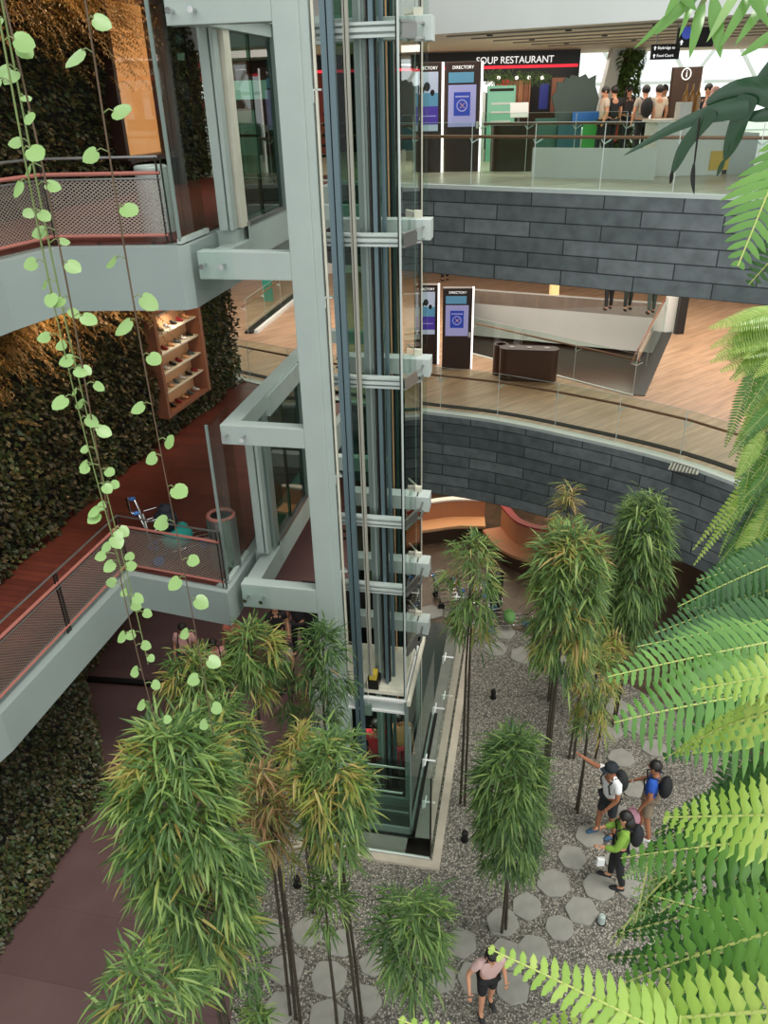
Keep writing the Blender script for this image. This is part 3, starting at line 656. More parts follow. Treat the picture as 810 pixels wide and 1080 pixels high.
# =================== RIGHT SIDE FURNITURE ===================
scr_blue = mat('screen blue', '2438a0', .3, emit='2a48b0', es=.3); scr_lav = mat('screen lavender', '9a9ac8', .3, emit='9a9acc', es=.32)
scr_pur = mat('screen purple', '45308a', .3, emit='4a34a0', es=.35); scr_teal = mat('screen teal', '4a7a90', .3, emit='5a90b0', es=.4); scr_pale = mat('screen pale', 'a8b0c0', .3, emit='a8b4c8', es=.4)
led = mat('white led strip', 'ffffff', .5, emit='fff4ea', es=1.6); ledw = mat('white sign letters', 'f0f0f0', .5, emit='ffffff', es=.6)
def kiosk(label, p, z, w, ad):
    t = thing('directory_kiosk', label, 'kiosk', (p.x, p.y, z))
    t.rotation_euler = (0, 0, math.radians(-6))
    h = 2.18; B = lambda *a: MB().box(*a)
    B(-w/2, 0, 0, w/2, .22, h).build('body', K['brownbox'], t, local=True, bevel=.008)
    B(w/2+.0, .02, .0, w/2+.045, .2, h).build('led_edge', led, t, local=True)
    text('header_lettering', 'DIRECTORY', .085, ledw, t, (.0, -.006, h-.11), (PI/2, 0, 0), .002)
    if ad == 'purple':
        B(-w*.4, -.012, .85, w*.38, 0, 2.0).build('screen', scr_pale, t, local=True)
        B(-w*.4, -.018, 1.28, w*.38, -.012, 1.6).build('picture_band', scr_teal, t, local=True)
        MB().prism([(0, 0), (0, 0)], 0, 0) if False else None
        b = MB().obox((-w*.4, -.02, .98), (w*.78, 0, 0), (0, .006, 0), (0, 0, .36)); b.build('purple_band', scr_pur, t, local=True)
        for (x, z_, r) in ((.0, 1.72, .07), (-.1, 1.66, .05), (.12, 1.6, .05)): MB().ball((x, -.016, z_), r, .006, r*1.3, 10, 6).build('pictured_figure', K['black'], t, local=True)
        B(-.2, -.024, 1.14, .2, -.02, 1.16).build('text_line', scr_lav, t, local=True)
    else:
        B(-w*.4, -.012, 1.78, w*.3, 0, 1.98).build('top_screen', scr_teal, t, local=True)
        B(-w*.4, -.012, .92, w*.38, 0, 1.74).build('screen', scr_lav, t, local=True)
        B(-w*.24, -.02, 1.14, w*.22, -.012, 1.6).build('blue_poster', scr_blue, t, local=True)
        c = [Vector((w*-.01+.11*math.cos(a), -.024, 1.34+.11*math.sin(a))) for a in [k*2*PI/20 for k in range(20)]]
        MB().tube(c, .012, 6, closed=True).build('emblem_ring', scr_lav, t, local=True)
        MB().bar((-.05, -.024, 1.29), (.05, -.024, 1.39), .03, .01).bar((-.05, -.024, 1.39), (.05, -.024, 1.29), .02, .01).build('emblem', mat('emblem gold', 'd0a080', .4, emit='d0a080', es=.4), t, local=True)
        B(-w*.2, -.024, 1.50, w*.18, -.02, 1.53).build('text_line', scr_lav, t, local=True)
        B(w*.4, -.015, .88, w*.47, 0, 1.02).build('label_card', K['white'], t, local=True)
kiosk('dark directory kiosk with a purple advert screen on the top level, left of a pair', P(450, 182, L3), L3, .64, 'purple')
kiosk('dark directory kiosk with a lavender screen and blue square notice on the top level', P(486, 181, L3), L3, .78, 'blue')
kiosk('dark directory kiosk with a purple advert screen on the middle level, left of a pair', P(449, 384, L2), L2, .64, 'purple')
kiosk('dark directory kiosk with a lavender screen and blue square notice on the middle level', P(481, 389, L2), L2, .78, 'blue')
def capsule_bin(label, p, z, w, h, name='recycling_bin', top=True, ang=-.2):
    t = thing(name, label, 'bin', (p.x, p.y, z), ang); d = .42
    poly = []
    for k in range(13): a = -PI/2 + PI*k/12; poly.append((w/2-d/2+d/2*math.cos(a), d/2*math.sin(a)))
    for k in range(13): a = PI/2 + PI*k/12; poly.append((-w/2+d/2+d/2*math.cos(a), d/2*math.sin(a)))
    MB().prism(poly, 0, h).build('body', K['brownbox2'], t, local=True)
    MB().prism([(x*1.02, y*1.03) for x, y in poly], h, h+.03).build('lid', K['brownbox'], t, local=True)
    for k in range(3 if top else 0): MB().lathe([(.07, h+.03), (.07, h+.045), (.05, h+.045)], (-w*.3+k*w*.3, 0, 0), 14).build('hole_ring', K['steel'], t, local=True)
capsule_bin('long rounded dark brown recycling bin with three holes beside the middle-level void', P(556, 400, L2), L2, 1.5, .82)
t = ring_bin('slim round dark brown bin left of the long recycling bin', P(527, 394, L2), K['brownbox2'], K['brownbox'], .78, .2)
capsule_bin('rounded brown bin-like counter behind the top-level glass railing', P(540, 180, L3), L3, 1.02, .9, 'rounded_counter', False)
# low sign stand on it, green totem behind
t = thing('sign_stand', 'small white tilted sign stand standing above the brown counter on the top level', 'sign', P(544, 176, L3) )
MB().tube([P(544, 176, L3), P(544, 176, L3)+Vector((0, .0, 1.1))], .025).build('pole', K['steel'], t)
q = P(544, 176, L3); MB().obox(q+Vector((-.2, -.06, 1.05)), (.42, 0, 0), (0, .12, .3), (0, -.02, .01)).build('sign_board', K['white'], t)
q = P(526, 170, L3); t = thing('green_totem', 'mint green upright directory board left of the shop entrance', 'sign', q)
MB().box(q.x-.35, q.y, L3, q.x+.35, q.y+.12, L3+1.72).build('board', mat('mint panel', '6fa58e', .5, emit='7fc0a0', es=.12), t); MB().box(q.x-.3, q.y-.01, L3+1.6, q.x+.3, q.y, L3+1.66).build('header', K['darkrail'], t)
MB().box(q.x-.62, q.y, L3, q.x-.4, q.y+.1, L3+1.6).build('pale_side_board', K['paint2'], t)
for j in range(5): MB().box(q.x-.25, q.y-.008, L3+.5+j*.2, q.x+.25, q.y, L3+.55+j*.2).build('print_line', K['paint2'], t)
# L3 void upstand, solid white base and glass above
u0 = P(505, 187, L3); u1 = P(690, 190, L3)
struct('trim_9', MB().obox(P(560, 187, L3), (u1-P(560, 187, L3)), Vector((.03, .1, 0)), (0, 0, .56)), K['white'])
pts = [P(505, 186, L3).lerp(P(690, 190, L3), k/5) for k in range(6)]
glass_rail('second glass railing with timber rail above the white upstand on the top level', [(p.x+.05, p.y+.2) for p in pts], L3, 1.0, -5, 20, 1.2, 1.0)
# play area boards
for i, (x0, x1, y0, y1, col) in enumerate([(562, 586, 125, 160, '3a5f58'), (586, 612, 132, 160, '2f5a68'), (612, 632, 128, 158, '3f9a4a'), (628, 650, 130, 150, 'b03a3a'), (600, 634, 118, 132, '2f66b0')]):
    a = P(x0, 170, L3); b = P(x1, 170, L3); y = a.y+.3+i*.05; k = y/a.y
    def zz(py): return CAMZ + ray(x0, py).z * (y/ray(x0, py).y)
    o = MB().box(a.x*k, y, max(L3, zz(y1)), b.x*k, y+.05, zz(y0)).build('play_panel', mat('play panel %d' % i, col, .5), at=(a.x*k, y, L3))
    tag(o, ['dark green play-area panel behind the top-level glass, leftmost', 'teal play-area panel behind the top-level glass', 'bright green play-area panel with a rounded shape', 'red play-area panel right of the green one', 'blue play-area panel above the others'][i], 'panel')
# dark silhouette tree board
q = P(608, 150, L3); yb = 22.0
def onY(px, py, y): d = ray(px, py); return EYE + d*(y/d.y)
pl = [(586, 134), (585, 114), (582, 103), (587, 96), (588, 86), (594, 87), (597, 81), (600, 83), (603, 79), (612, 81), (618, 78), (621, 83), (629, 79), (628, 90), (632, 104), (629, 116), (630, 134)]
vs = [onY(x, y, yb) for x, y in pl]; n = len(vs); b = MB(); b.add(vs + [v+Vector((0, .08, 0)) for v in vs], [tuple(range(n)), tuple(range(2*n-1, n-1, -1))] + [(i, n+i, n+(i+1) % n, (i+1) % n) for i in range(n)])
b.box(vs[7].x-.3, yb+.02, L3, vs[7].x+.3, yb+.06, vs[0].z+.05)
tag(b.build('tree_cutout', mat('slate green board', '3c4a46', .7), at=(vs[7].x, yb, L3)), 'dark grey-green tree-shaped cut-out board in front of the shop', 'board')
# restaurant
sy = 24.2
def Q(px, py, y=sy): return onY(px, py, y)
rt = thing('restaurant_front', 'restaurant front with black sign band, red strip light and brick interior on the top level', 'shop', (5, sy, L3))
a = Q(440, 75); b_ = Q(640, 75)
MB().box(a.x-3, sy, Q(500, 71).z, Q(612, 60).x, sy+.3, 12.2).build('sign_band', K['black'], rt)
MB().box(a.x-3, sy-.04, Q(500, 73).z, Q(610, 60).x, sy, Q(500, 70).z).build('red_strip', mat('red strip light', 'c02030', .5, emit='e02838', es=1.2), rt)
text('sign_lettering', 'SOUP RESTAURANT', .235, ledw, rt, (Q(543, 64).x-5, -.03, Q(543, 63.5).z-L3), (PI/2, 0, 0), .01)
MB().box(Q(505, 80).x, sy+2.6, L3, Q(600, 80).x, sy+2.7, 12.1).build('dark_interior_wall', K['blackm'], rt)
def card(nm, x0, y0, x1, y1, m, dy): MB().box(Q(x0, y0, sy+dy).x, sy+dy, max(L3, Q(x0, y1, sy+dy).z), Q(x1, y0, sy+dy).x, sy+dy+.08, Q(x0, y0, sy+dy).z).build(nm, m, rt)
brick = tilemat('warm brick wall', 'a8744e', '7a4c34', '3a241a', .16, .09, .01, .6)
card('brick_panel', 536, 85, 560, 120, brick, 2.3); card('brick_panel', 524, 88, 533, 118, brick, 2.2)
card('red_pillar', 530, 84, 537, 125, mat('red lacquer', 'a02028', .4, emit='a02028', es=.3), 1.8)
card('blue_poster', 570, 88, 579, 115, mat('indigo poster', '2a3068', .5, emit='2a3480', es=.3), 1.9); card('white_menu', 508, 86, 522, 98, ledw, 1.6)
card('counter_shelf', 505, 120, 600, 134, K['brownbox2'], 1.2); card('timber_pillar', 583, 82, 598, 126, K['wood'], 1.5)
for x in (507, 526, 545, 558, 572): p = Q(x, 82, sy+1); MB().ball(p, .05).build('spot_lamp', led, rt)
b = MB()
for k in range(500):
    p = Q(random.uniform(512, 580), random.uniform(76, 86), sy+random.uniform(.4, 1.2)); d = Vector((random.uniform(-1, 1), 0, random.uniform(-1, .5))).normalized()*.12; b.add([p, p+d+Vector((.02, 0, 0)), p+d*1.3], [(0, 1, 2)])
o = b.build('hanging_greenery', LG['bamd'], rt); o['kind'] = 'stuff'
text('banner_lettering', 'R\nE\nE\nR'.replace('R\nE\nE\nR', 'SR'), .25, mat('yellow neon', 'e0a020', .5, emit='ffb020', es=1), rt, (Q(590, 110, sy+1.4).x-5, 1.38, Q(590, 108, sy+1.4).z-L3), (PI/2, 0, 0))
# slanted white column and living column
a0 = onY(628, 118, 24.9); a1 = onY(652, 48, 24.9)
o = MB().bar((a0.x, 24.9, L3), (a1.x, 24.9, 12.25), .35, .4, up=(0, 1, 0)).build('slanted_column', K['white'], at=(a0.x, 24.9, L3)); tag(o, 'slanted white column between the restaurant and the bright facade', 'column')
pc = thing('plant_column', 'tall leafy green column of climbing plants beside the slanted white column', 'plant', (onY(655, 118, 25).x, 25, L3))
q = onY(660, 80, 25); MB().tube([(onY(655, 118, 25).x, 25, L3), (onY(664, 48, 25).x, 25, 12.2)], .12).build('core', K['brownstem'], pc)
b = MB()
for k in range(3800):
    u = random.random(); c = Vector((onY(655, 118, 25).x, 25, L3)).lerp(Vector((onY(664, 48, 25).x, 25, 12.2)), u); a = random.uniform(0, 2*PI); r = .38+.1*noise.noise(Vector((u*6, a, 0)))
    p = c+Vector((r*math.cos(a), r*math.sin(a), 0)); d = Vector((math.cos(a), math.sin(a), random.uniform(-1.4, .2))).normalized()*.14; w = Vector((-math.sin(a), math.cos(a), 0))*.04
    b.add([p, p+d*.5+w, p+d, p+d*.5-w], [(0, 1, 2, 3)])
b.build('foliage', LG['bam'], pc)
# information totem, counter, bottles
yt = 21.5; p0 = onY(706, 125, yt); p1 = onY(738, 70, yt)
t = thing('information_totem', 'tall leaning dark brown totem with a white letter i in a circle', 'sign', (onY(722, 120, yt).x, yt, L3))
vs = [onY(706, 122, yt), onY(735, 122, yt), onY(742, 70, yt), onY(711, 71, yt)]; vs[0].z = vs[1].z = L3
MB().add(vs+[v+Vector((0, .15, 0)) for v in vs], [(0, 1, 2, 3), (7, 6, 5, 4), (0, 4, 5, 1), (1, 5, 6, 2), (2, 6, 7, 3), (3, 7, 4, 0)]).build('body', K['brownbox2'], t)
c = onY(724, 78, yt-.01); MB().tube([c+Vector((.11*math.cos(a), 0, .12*math.sin(a))) for a in [k*2*PI/20 for k in range(20)]], .012, 6, closed=True).build('circle_mark', ledw, t)
text('letter', 'i', .22, ledw, t, (c.x-t.location.x, -.03, c.z-L3), (PI/2, 0, 0), .006)
MB().bar(vs[1]+Vector((.03, 0, 0)), vs[2]+Vector((.03, 0, 0)), .03, .05).build('led_edge', led, t)
yc = 17.0; ct = thing('service_counter', 'long white service counter at the right end of the top level', 'counter', (onY(725, 175, yc).x, yc, L3))
a = onY(688, 178, yc); b_ = onY(762, 178, yc)
MB().box(a.x, yc, L3, b_.x, yc+.8, L3+.98).build('body', K['white'], ct, bevel=.01); MB().box(a.x-.06, yc-.05, L3+.98, b_.x+.06, yc+.85, L3+1.03).build('counter_top', K['cream'], ct)
MB().box(onY(750, 160, yc).x, yc-.03, L3+.1, onY(770, 160, yc).x, yc, L3+.45).build('yellow_panel', mat('yellow panel', 'd8b040', .5), ct)
MB().box(onY(772, 160, yc).x, yc+.1, L3, onY(800, 160, yc).x, yc+.9, L3+.75).build('grey_end_unit', K['steel'], ct)
MB().box(onY(719, 118, yc).x, yc+.1, L3+1.03, onY(731, 118, yc).x, yc+.4, L3+1.33).build('white_box', K['white'], ct)
gb = mat('amber bottle', 'a8742a', .2)
for i, x in enumerate((722, 728.5, 735)):
    q = onY(x, 110, yc+.3); MB().lathe([(.05, 0), (.055, .3), (.05, .42), (.02, .5), (.018, .62)], (q.x, yc+.3, L3+1.3 if i < 0 else L3+1.03), 14).build('display_bottle', gb, ct)
# hanging signs
def hsign(label, x0, y0, x1, y1, y, lines, pic=False):
    p0 = onY(x0, y1, y); p1 = onY(x1, y0, y); t = thing('hanging_sign', label, 'sign', ((p0.x+p1.x)/2, y, p0.z)); w = p1.x-p0.x; h = p1.z-p0.z
    MB().box(-w/2, 0, 0, w/2, .1, h).build('board', K['blackm'], t, local=True)
    for s in (-1, 1): MB().box(s*w*.35-.01, .04, h, s*w*.35+.01, .06, 12.25-p0.z).build('hanger', K['steel'], t, local=True)
    for i, tx in enumerate(lines):
        zc = h*(1-(i+.5)/len(lines)); s = h/len(lines)*.5
        MB().prism([(-.5, 0), (0, .6), (.5, 0), (.18, 0), (.18, -.6), (-.18, -.6), (-.18, 0)], -.01, .01)
        ar = MB(); A = [(-.5, 0), (0, .6), (.5, 0), (.18, 0), (.18, -.6), (-.18, -.6), (-.18, 0)]
        ar.add([(-w*.42+x*s*.9, -.008, zc+z_*s*.9) for x, z_ in A], [tuple(range(7))]); ar.build('arrow', ledw, t, local=True)
        text('lettering', tx, s*1.05, ledw, t, (-w*.33, -.008, zc), (PI/2, 0, 0), .002, 'LEFT')
    if pic:
        dd = MB().lathe([(.09, -.01), (.09, .01)], (0, 0, 0), 16).build('blue_disc', scr_blue, t, local=True); dd.rotation_euler = (PI/2, 0, 0); dd.location = (-w*.3, -.01, h*.72)
hsign('black hanging sign with two upward arrows and white wording, the lower left of two', 687, 46, 718, 63, 15.6, ['Skybridge to', 'Food Court'])
hsign('black hanging sign with a blue disc, the upper right one behind the pale leaves', 715, 28, 755, 50, 14.9, ['', ''], True)
# ---- L2 void: far white wall, rails, glowing base strips
va, vb_, vc, vd = V2
struct('wall_back', MB().obox(vd+Vector((-.0, .0, -1.75)), vc-vd, (0, .15, 0), (0, 0, 1.78)), K['white'])
struct('trim_10', MB().obox(va+Vector((0, 0, -.5)), vb_-va, (.0, -.08, 0), (0, 0, .53)), K['white'])
struct('trim_11', MB().obox(vb_+Vector((0, 0, -.5)), vc-vb_, (.28, -.08, 0), (0, 0, .52)), K['black'])
def seg_rail(label, a, b, z, n, **k):
    return glass_rail(label, [(a.x, a.y), (b.x, b.y)], z, (b-a).length/n*.9999, -20, 40, **k)
seg_rail('glass railing with brown handrail on the near side of the middle-level void', va, vb_, L2, 3, h=1.05, hr=.86)
seg_rail('glass railing with brown handrail on the right side of the middle-level void', vb_, vc, L2, 4, h=1.05, hr=.86)
o = MB().box(9.1, 23.4, L2, 9.35, 23.75, 8.05).build('square_column', K['black'], at=(9.2, 23.5, L2)); tag(o, 'slim black square column at the far right corner of the middle-level void', 'column')
o = MB().box(8.8, 23.6, L2, 9.1, 23.8, 8.05).build('square_column', K['white'], at=(8.95, 23.7, L2)); tag(o, 'white column face just left of the slim black column', 'column')
q = P(585, 312, L2); o = MB().box(q.x-.15, q.y, L2, q.x+.15, q.y+.3, 8.05).build('lit_column', mat('warm lit column', 'e8c890', .5, emit='ffd890', es=.5), at=(q.x, q.y, L2)); tag(o, 'narrow column with warm light put into its colour beyond the white wall of the middle level', 'column')  # emission stands in for the yellow light falling on the column
q = P(722, 494, L2); t = thing('floor_grating', 'small dark square grating in the pale floor behind the middle-level railing', 'grating', q, -.5)
MB().box(-.28, -.22, 0, .28, .22, .015).build('frame', K['steel'], t, local=True)
for k in range(8): MB().box(-.25+k*.065, -.2, .015, -.22+k*.065, .2, .025).build('bar', K['black'], t, local=True)
# left far part of middle level: white void walls + rails behind lift
a = P(262, 352, L2); b_ = P(312, 312, L2)
struct('wall_left', MB().obox(Vector((-6, 34, L2)), (5.5, 0, 0), (0, .2, 0), (0, 0, 3.5)), K['white'])
struct('trim_12', MB().bar(a+Vector((0, 0, .02)), b_+Vector((0, 0, .02)), .25, .1), K['black'])
struct('trim_13', MB().bar(a+Vector((.25, 0, .05)), b_+Vector((.25, 0, .05)), .12, .12), K['white'])
seg_rail('glass railing far back on the middle level, seen between the lift and the leafy wall', a, b_, L2, 3)
q = P(284, 318, L2); o = MB().box(q.x-.2, q.y, L2, q.x+.15, q.y+.1, L2+2.1).build('green_banner', mat('teal banner', '2f8a78', .5), at=(q.x, q.y, L2)); tag(o, 'teal upright banner far back on the middle level beside the lift beam', 'banner')
# L3 left: red shop far behind lift doors
rs = thing('red_shop', 'red shopfront with a white sign seen through the top-level lift doors', 'shop', (-3, 30, L3))
MB().box(-7, 26.6, L3, -1.2, 26.8, 12.2).build('facade', mat('red brick paint', '8a3a2c', .6), rs)
MB().box(-5.6, 26.5, 11.2, -3.2, 26.6, 11.7).build('sign', ledw, rs); MB().box(-5.6, 26.5, L3, -3.6, 26.6, 10.9).build('shop_window', K['white'], rs); MB().box(-3.2, 26.5, L3+.3, -2.3, 26.6, 11).build('door', K['cream'], rs)

# =================== ORANGE CURVED SEATING ===================
def booth(label, px, back, seatm, backm, hb=1.0):
    pts = [P(x, y, .42) for x, y in px]; V = [Vector((p.x, p.y)) for p in pts]; sp = smooth_e([tuple(v) for v in V], 6)
    c = sp[len(sp)//2]; t = thing('curved_bench', label, 'bench', (c[0], c[1], 0))
    MB().ribbon(sp, .0, .42, .55).build('seat_base', K['brownbox2'], t); MB().ribbon(inset(sp, -.04), .38, .48, .6).build('seat', seatm, t, bevel=.02)
    MB().ribbon(inset(sp, .5), .3, hb, .14).build('backrest', backm, t, bevel=.02); MB().ribbon(inset(sp, .48), hb, hb+.05, .2).build('back_capping', K['redl'] if back else K['white'], t)
booth('curved orange leather bench under the slate band, left one behind the lift', [(420, 562), (450, 560), (480, 556), (512, 556)], False, K['tan'], K['orange'])
booth('curved terracotta and red bench under the slate band behind the bamboo', [(510, 560), (528, 580), (560, 592), (600, 594), (645, 590)], True, K['orange'], K['orange'], 1.1)
o = MB()
# =================== PEOPLE ===================
def skin_mesh(name, verts, edges, rad, m, parent, sub=2, root=0, smooth=True):
    me = bpy.data.meshes.new(name); me.from_pydata([tuple(v) for v in verts], edges, []); o = bpy.data.objects.new('tmp', me); C.objects.link(o)
    md = o.modifiers.new('s', 'SKIN'); md.use_smooth_shade = True
    for i, v in enumerate(me.skin_vertices[0].data):
        r = rad[i]; v.radius = r if isinstance(r, tuple) else (r, r)
        v.use_root = (i == root)
    o.modifiers.new('d', 'SUBSURF').levels = sub
    dg = bpy.context.evaluated_depsgraph_get(); dg.update(); m2 = bpy.data.meshes.new_from_object(o.evaluated_get(dg)); bpy.data.objects.remove(o)
    m2.materials.clear(); m2.materials.append(m); r = bpy.data.objects.new(name, m2); C.objects.link(r); r.parent = parent; m2.polygons.foreach_set('use_smooth', [True]*len(m2.polygons))
    return r
CL = {}
def cl(h, r=.8):
    if h not in CL: CL[h] = mat('cloth ' + h, h, r, var=.06, scale=10)
    return CL[h]
def person(label, loc, rot, h=1.7, shirt='d8d8d8', pants='1c1c20', skin='skin', shorts=False, sleeves='short', hair='short', cap=None, bag=None, arms=None, lean=0.0, step=.1, shoes='303030', group=None, look=0, fingers=True):
    t = thing('person', label, 'person', loc, rot, group); s = h/1.75
    J = dict(pel=(0, 0, .96), ab=(0, .01+lean*.2, 1.12), ch=(0, .0+lean*.5, 1.32), nk=(0, lean*.7, 1.48), hd=(0, .02+lean*.9, 1.56), ht=(0, .03+lean*1.0, 1.68))
    for sd, k in ((-1, 'l'), (1, 'r')):
        J['s'+k] = (sd*.18, lean*.6, 1.42); J['e'+k] = (sd*.24, lean*.4-.02, 1.14); J['w'+k] = (sd*.25, .08+lean*.4, .9)
        J['h'+k] = (sd*.09, 0, .92); J['k'+k] = (sd*.10, sd*step*.5+.03, .5); J['a'+k] = (sd*.11, sd*step-.02, .08); J['t'+k] = (sd*.12, sd*step+.14, .035)
    for k, v in (arms or {}).items(): J[k] = v
    J = {k: Vector(v)*s for k, v in J.items()}
    names = ['pel', 'ab', 'ch', 'nk', 'hd', 'ht', 'sl', 'el', 'wl', 'sr', 'er', 'wr', 'hl', 'kl', 'al', 'tl', 'hr', 'kr', 'ar', 'tr']
    rad = [(.13, .10), (.125, .09), (.14, .10), .052, (.078, .09), (.075, .085), .06, .042, .028, .06, .042, .028, .085, .056, .038, .035, .085, .056, .038, .035]
    ed = [(0, 1), (1, 2), (2, 3), (3, 4), (4, 5), (2, 6), (6, 7), (7, 8), (2, 9), (9, 10), (10, 11), (0, 12), (12, 13), (13, 14), (14, 15), (0, 16), (16, 17), (17, 18), (18, 19)]
    V = [J[n] for n in names]; R = [tuple(x*s for x in r) if isinstance(r, tuple) else r*s for r in rad]
    # palms
    for k, wi in (('l', 8), ('r', 11)):
        d = (J['w'+k]-J['e'+k]).normalized(); V.append(J['w'+k]+d*.07*s); R.append((.032*s, .02*s)); ed.append((wi, len(V)-1))
    body = skin_mesh('body', V, ed, R, K[skin], t)
    for k in 'lr':
        d = (J['w'+k]-J['e'+k]).normalized(); sd = d.cross(Vector((0, 0, 1))); sd = sd.normalized() if sd.length > .1 else Vector((0, 1, 0)); up = sd.cross(d); b = MB(); o = J['w'+k]+d*.09*s
        if fingers:
            for f, (off, ln) in enumerate(((-.024, .055), (-.008, .068), (.008, .064), (.023, .05))):
                p = o+sd*off*s; b.tube([p, p+d*ln*.5*s, p+d*ln*s - up*.012*s], [.009*s, .0085*s, .007*s], 6)
            p = J['w'+k]+d*.04*s-sd*.028*s; b.tube([p, p+(d-sd).normalized()*.045*s], [.011*s, .008*s], 6)
            b.build('fingers', K[skin], t, local=True, smooth=True)
    hd = (J['hd']+J['ht'])/2; r = .1*s
    b = MB(); b.tube([hd+Vector((0, .078, .005))*s, hd+Vector((0, .108, -.02))*s], [.012*s, .016*s], 6)
    for q in (-1, 1): b.ball(hd+Vector((q*.088, 0, -.005))*s, .012*s, .02*s, .03*s, 8, 6)
    b.build('nose_and_ears', K[skin], t, local=True, smooth=True)
    b = MB()
    for q in (-1, 1): b.ball(hd+Vector((q*.032, .083, .02))*s, .011*s, .008*s, .008*s, 8, 6)
    b.build('eyes', K['black'], t, local=True)
    MB().ball(hd+Vector((0, .083, -.05))*s, .025*s, .008*s, .006*s, 8, 6).build('mouth', cl('8a4a44'), t, local=True)
    # hair
    b = MB(); b.ball(hd+Vector((0, -.018, .03))*s, .098*s, .108*s, .1*s, 16, 10)
    if hair == 'long':
        b.tube([hd+Vector((0, -.05, .02))*s, hd+Vector((0, -.09, -.12))*s, hd+Vector((0, -.1, -.3))*s, hd+Vector((.01, -.09, -.42))*s], [.09*s, .095*s, .075*s, .03*s], 12)
    if hair != 'scarf': b.build('hair', K['hair'], t, local=True, smooth=True)
    else: b.tube([hd, hd+Vector((0, -.02, -.16))*s], [.105*s, .13*s], 12); b.build('headscarf', cl('caa29a'), t, local=True, smooth=True)
    if cap: MB().lathe([(.112*s, .02*s), (.115*s, .07*s), (.09*s, .11*s), (.03*s, .13*s)], hd+Vector((0, -.01, .0)), 16).obox(hd+Vector((-.07, .08, .025))*s, (.14*s, 0, 0), (0, .09*s, -.01), (0, 0, .01)).build('cap', cl(cap), t, local=True, smooth=False)
    # shirt
    k = .62 if sleeves == 'short' else 1.0
    SV = [J['pel']+Vector((0, 0, -.02)), J['ab'], J['ch'], J['nk']+Vector((0, 0, -.035))]; SR = [(.155*s, .125*s), (.148*s, .115*s), (.165*s, .125*s), .07*s]; SE = [(0, 1), (1, 2), (2, 3)]
    for q in 'lr':
        i = len(SV); SV += [J['s'+q], J['s'+q].lerp(J['e'+q], k)]; SR += [.078*s, .066*s]; SE += [(2, i), (i, i+1)]
        if sleeves == 'long': SV.append(J['e'+q].lerp(J['w'+q], .9)); SR.append(.046*s); SE.append((i+1, i+2))
    skin_mesh('shirt', SV, SE, SR, cl(shirt), t)
    PV = [J['pel']+Vector((0, 0, .03))]; PR = [(.145*s, .115*s)]; PE = []
    for q in 'lr':
        i = len(PV); PV += [J['h'+q], J['h'+q].lerp(J['k'+q], .9)]; PR += [.102*s, .08*s]; PE += [(0, i), (i, i+1)]
        if not shorts: PV += [J['k'+q].lerp(J['a'+q], .9)]; PR += [.058*s]; PE += [(i+1, i+2)]
    skin_mesh('shorts' if shorts else 'trousers', PV, PE, PR, cl(pants), t)
    for q in 'lr': skin_mesh('shoe', [J['a'+q]+Vector((0, -.04, -.03)), J['t'+q]+Vector((0, -.02, .008)), J['t'+q]+Vector((0, .06, .005))], [(0, 1), (1, 2)], [.05*s, .047*s, .04*s], cl(shoes), t)
    if bag:
        c = J['ch']+Vector((0, -.2, -.06))*s; b = MB(); b.ball(c, .15*s, .11*s, .22*s, 14, 10); bg = tag_bag = b.build('backpack', cl(bag), t, local=True, smooth=True)
        st = MB()
        for q in (-1, 1): st.tube([J['ch']+Vector((q*.1, -.12, .12))*s, J['ch']+Vector((q*.11, .02, .165))*s, J['ch']+Vector((q*.11, .14, .06))*s, J['ch']+Vector((q*.12, .1, -.14))*s, J['ch']+Vector((q*.11, -.1, -.2))*s], .014*s, 6)
        st.build('backpack_strap', cl(bag), bg, local=True)
    return t
RD = math.radians
person('boy in a white t-shirt and dark cap reaching one arm up towards the bamboo', P(637, 880), RD(110), 1.7, 'e4e4e4', '23262a', shorts=True, cap='1a2228', bag='1e2022', skin='skin2', shoes='34506a', arms=dict(er=(.26, .24, 1.56), wr=(.3, .46, 1.78), el=(-.25, .06, 1.14), wl=(-.2, .2, .95)), lean=.06)
person('woman in a lime green top with long dark hair and a big black backpack', P(648, 932), RD(75), 1.66, '7ea23c', '1a1a1c', hair='long', bag='16161a', sleeves='long', arms=dict(wr=(.2, .3, 1.08), er=(.25, .1, 1.14), wl=(-.2, .3, 1.08), el=(-.25, .1, 1.14)), shoes='1a1a1a')
o = MB().box(-.06, -.03, -.16, .06, .03, .0); o = o.build('white_bag', K['white'], at=P(634, 905, .85), local=True, bevel=.01); tag(o, 'small white bag held in front of the woman in lime green', 'bag')
person('person in a bright blue t-shirt with a black shoulder backpack under the fern fronds', P(678, 880), RD(60), 1.72, '1f4fa8', '8a7a66', shorts=True, skin='skin2', bag='101014', shoes='c8c8c8', arms=dict(wr=(.2, .28, 1.0), er=(.25, .06, 1.14)))
o = MB().ball((0, 0, .22), .16, .12, .22).tube([(-.08, 0, .4), (0, 0, .52), (.08, 0, .4)], .012).build('pink_bag', cl('d8a0b0'), at=P(664, 872, .02), local=True, smooth=True); tag(o, 'pink bag between the boy in white and the person in blue', 'bag')
person('child in a pale pink top and black shorts bending near the bottom bamboo', P(512, 1064), RD(190), 1.5, 'c9a6a0', '141416', shorts=True, skin='skin', lean=.12, arms=dict(er=(.34, .05, 1.15), wr=(.36, .2, .95)), hair='long')
person('person in a pale pink t-shirt with a dark bag strap under the walkway, leftmost', P(203, 722), RD(180), 1.66, 'd8a8a0', '2a2a30', bag='18181a')
person('person in a salmon pink shirt under the walkway, right of the leftmost one', P(234, 738), RD(200), 1.62, 'd49a96', '3a2a2a', bag='2a2024')
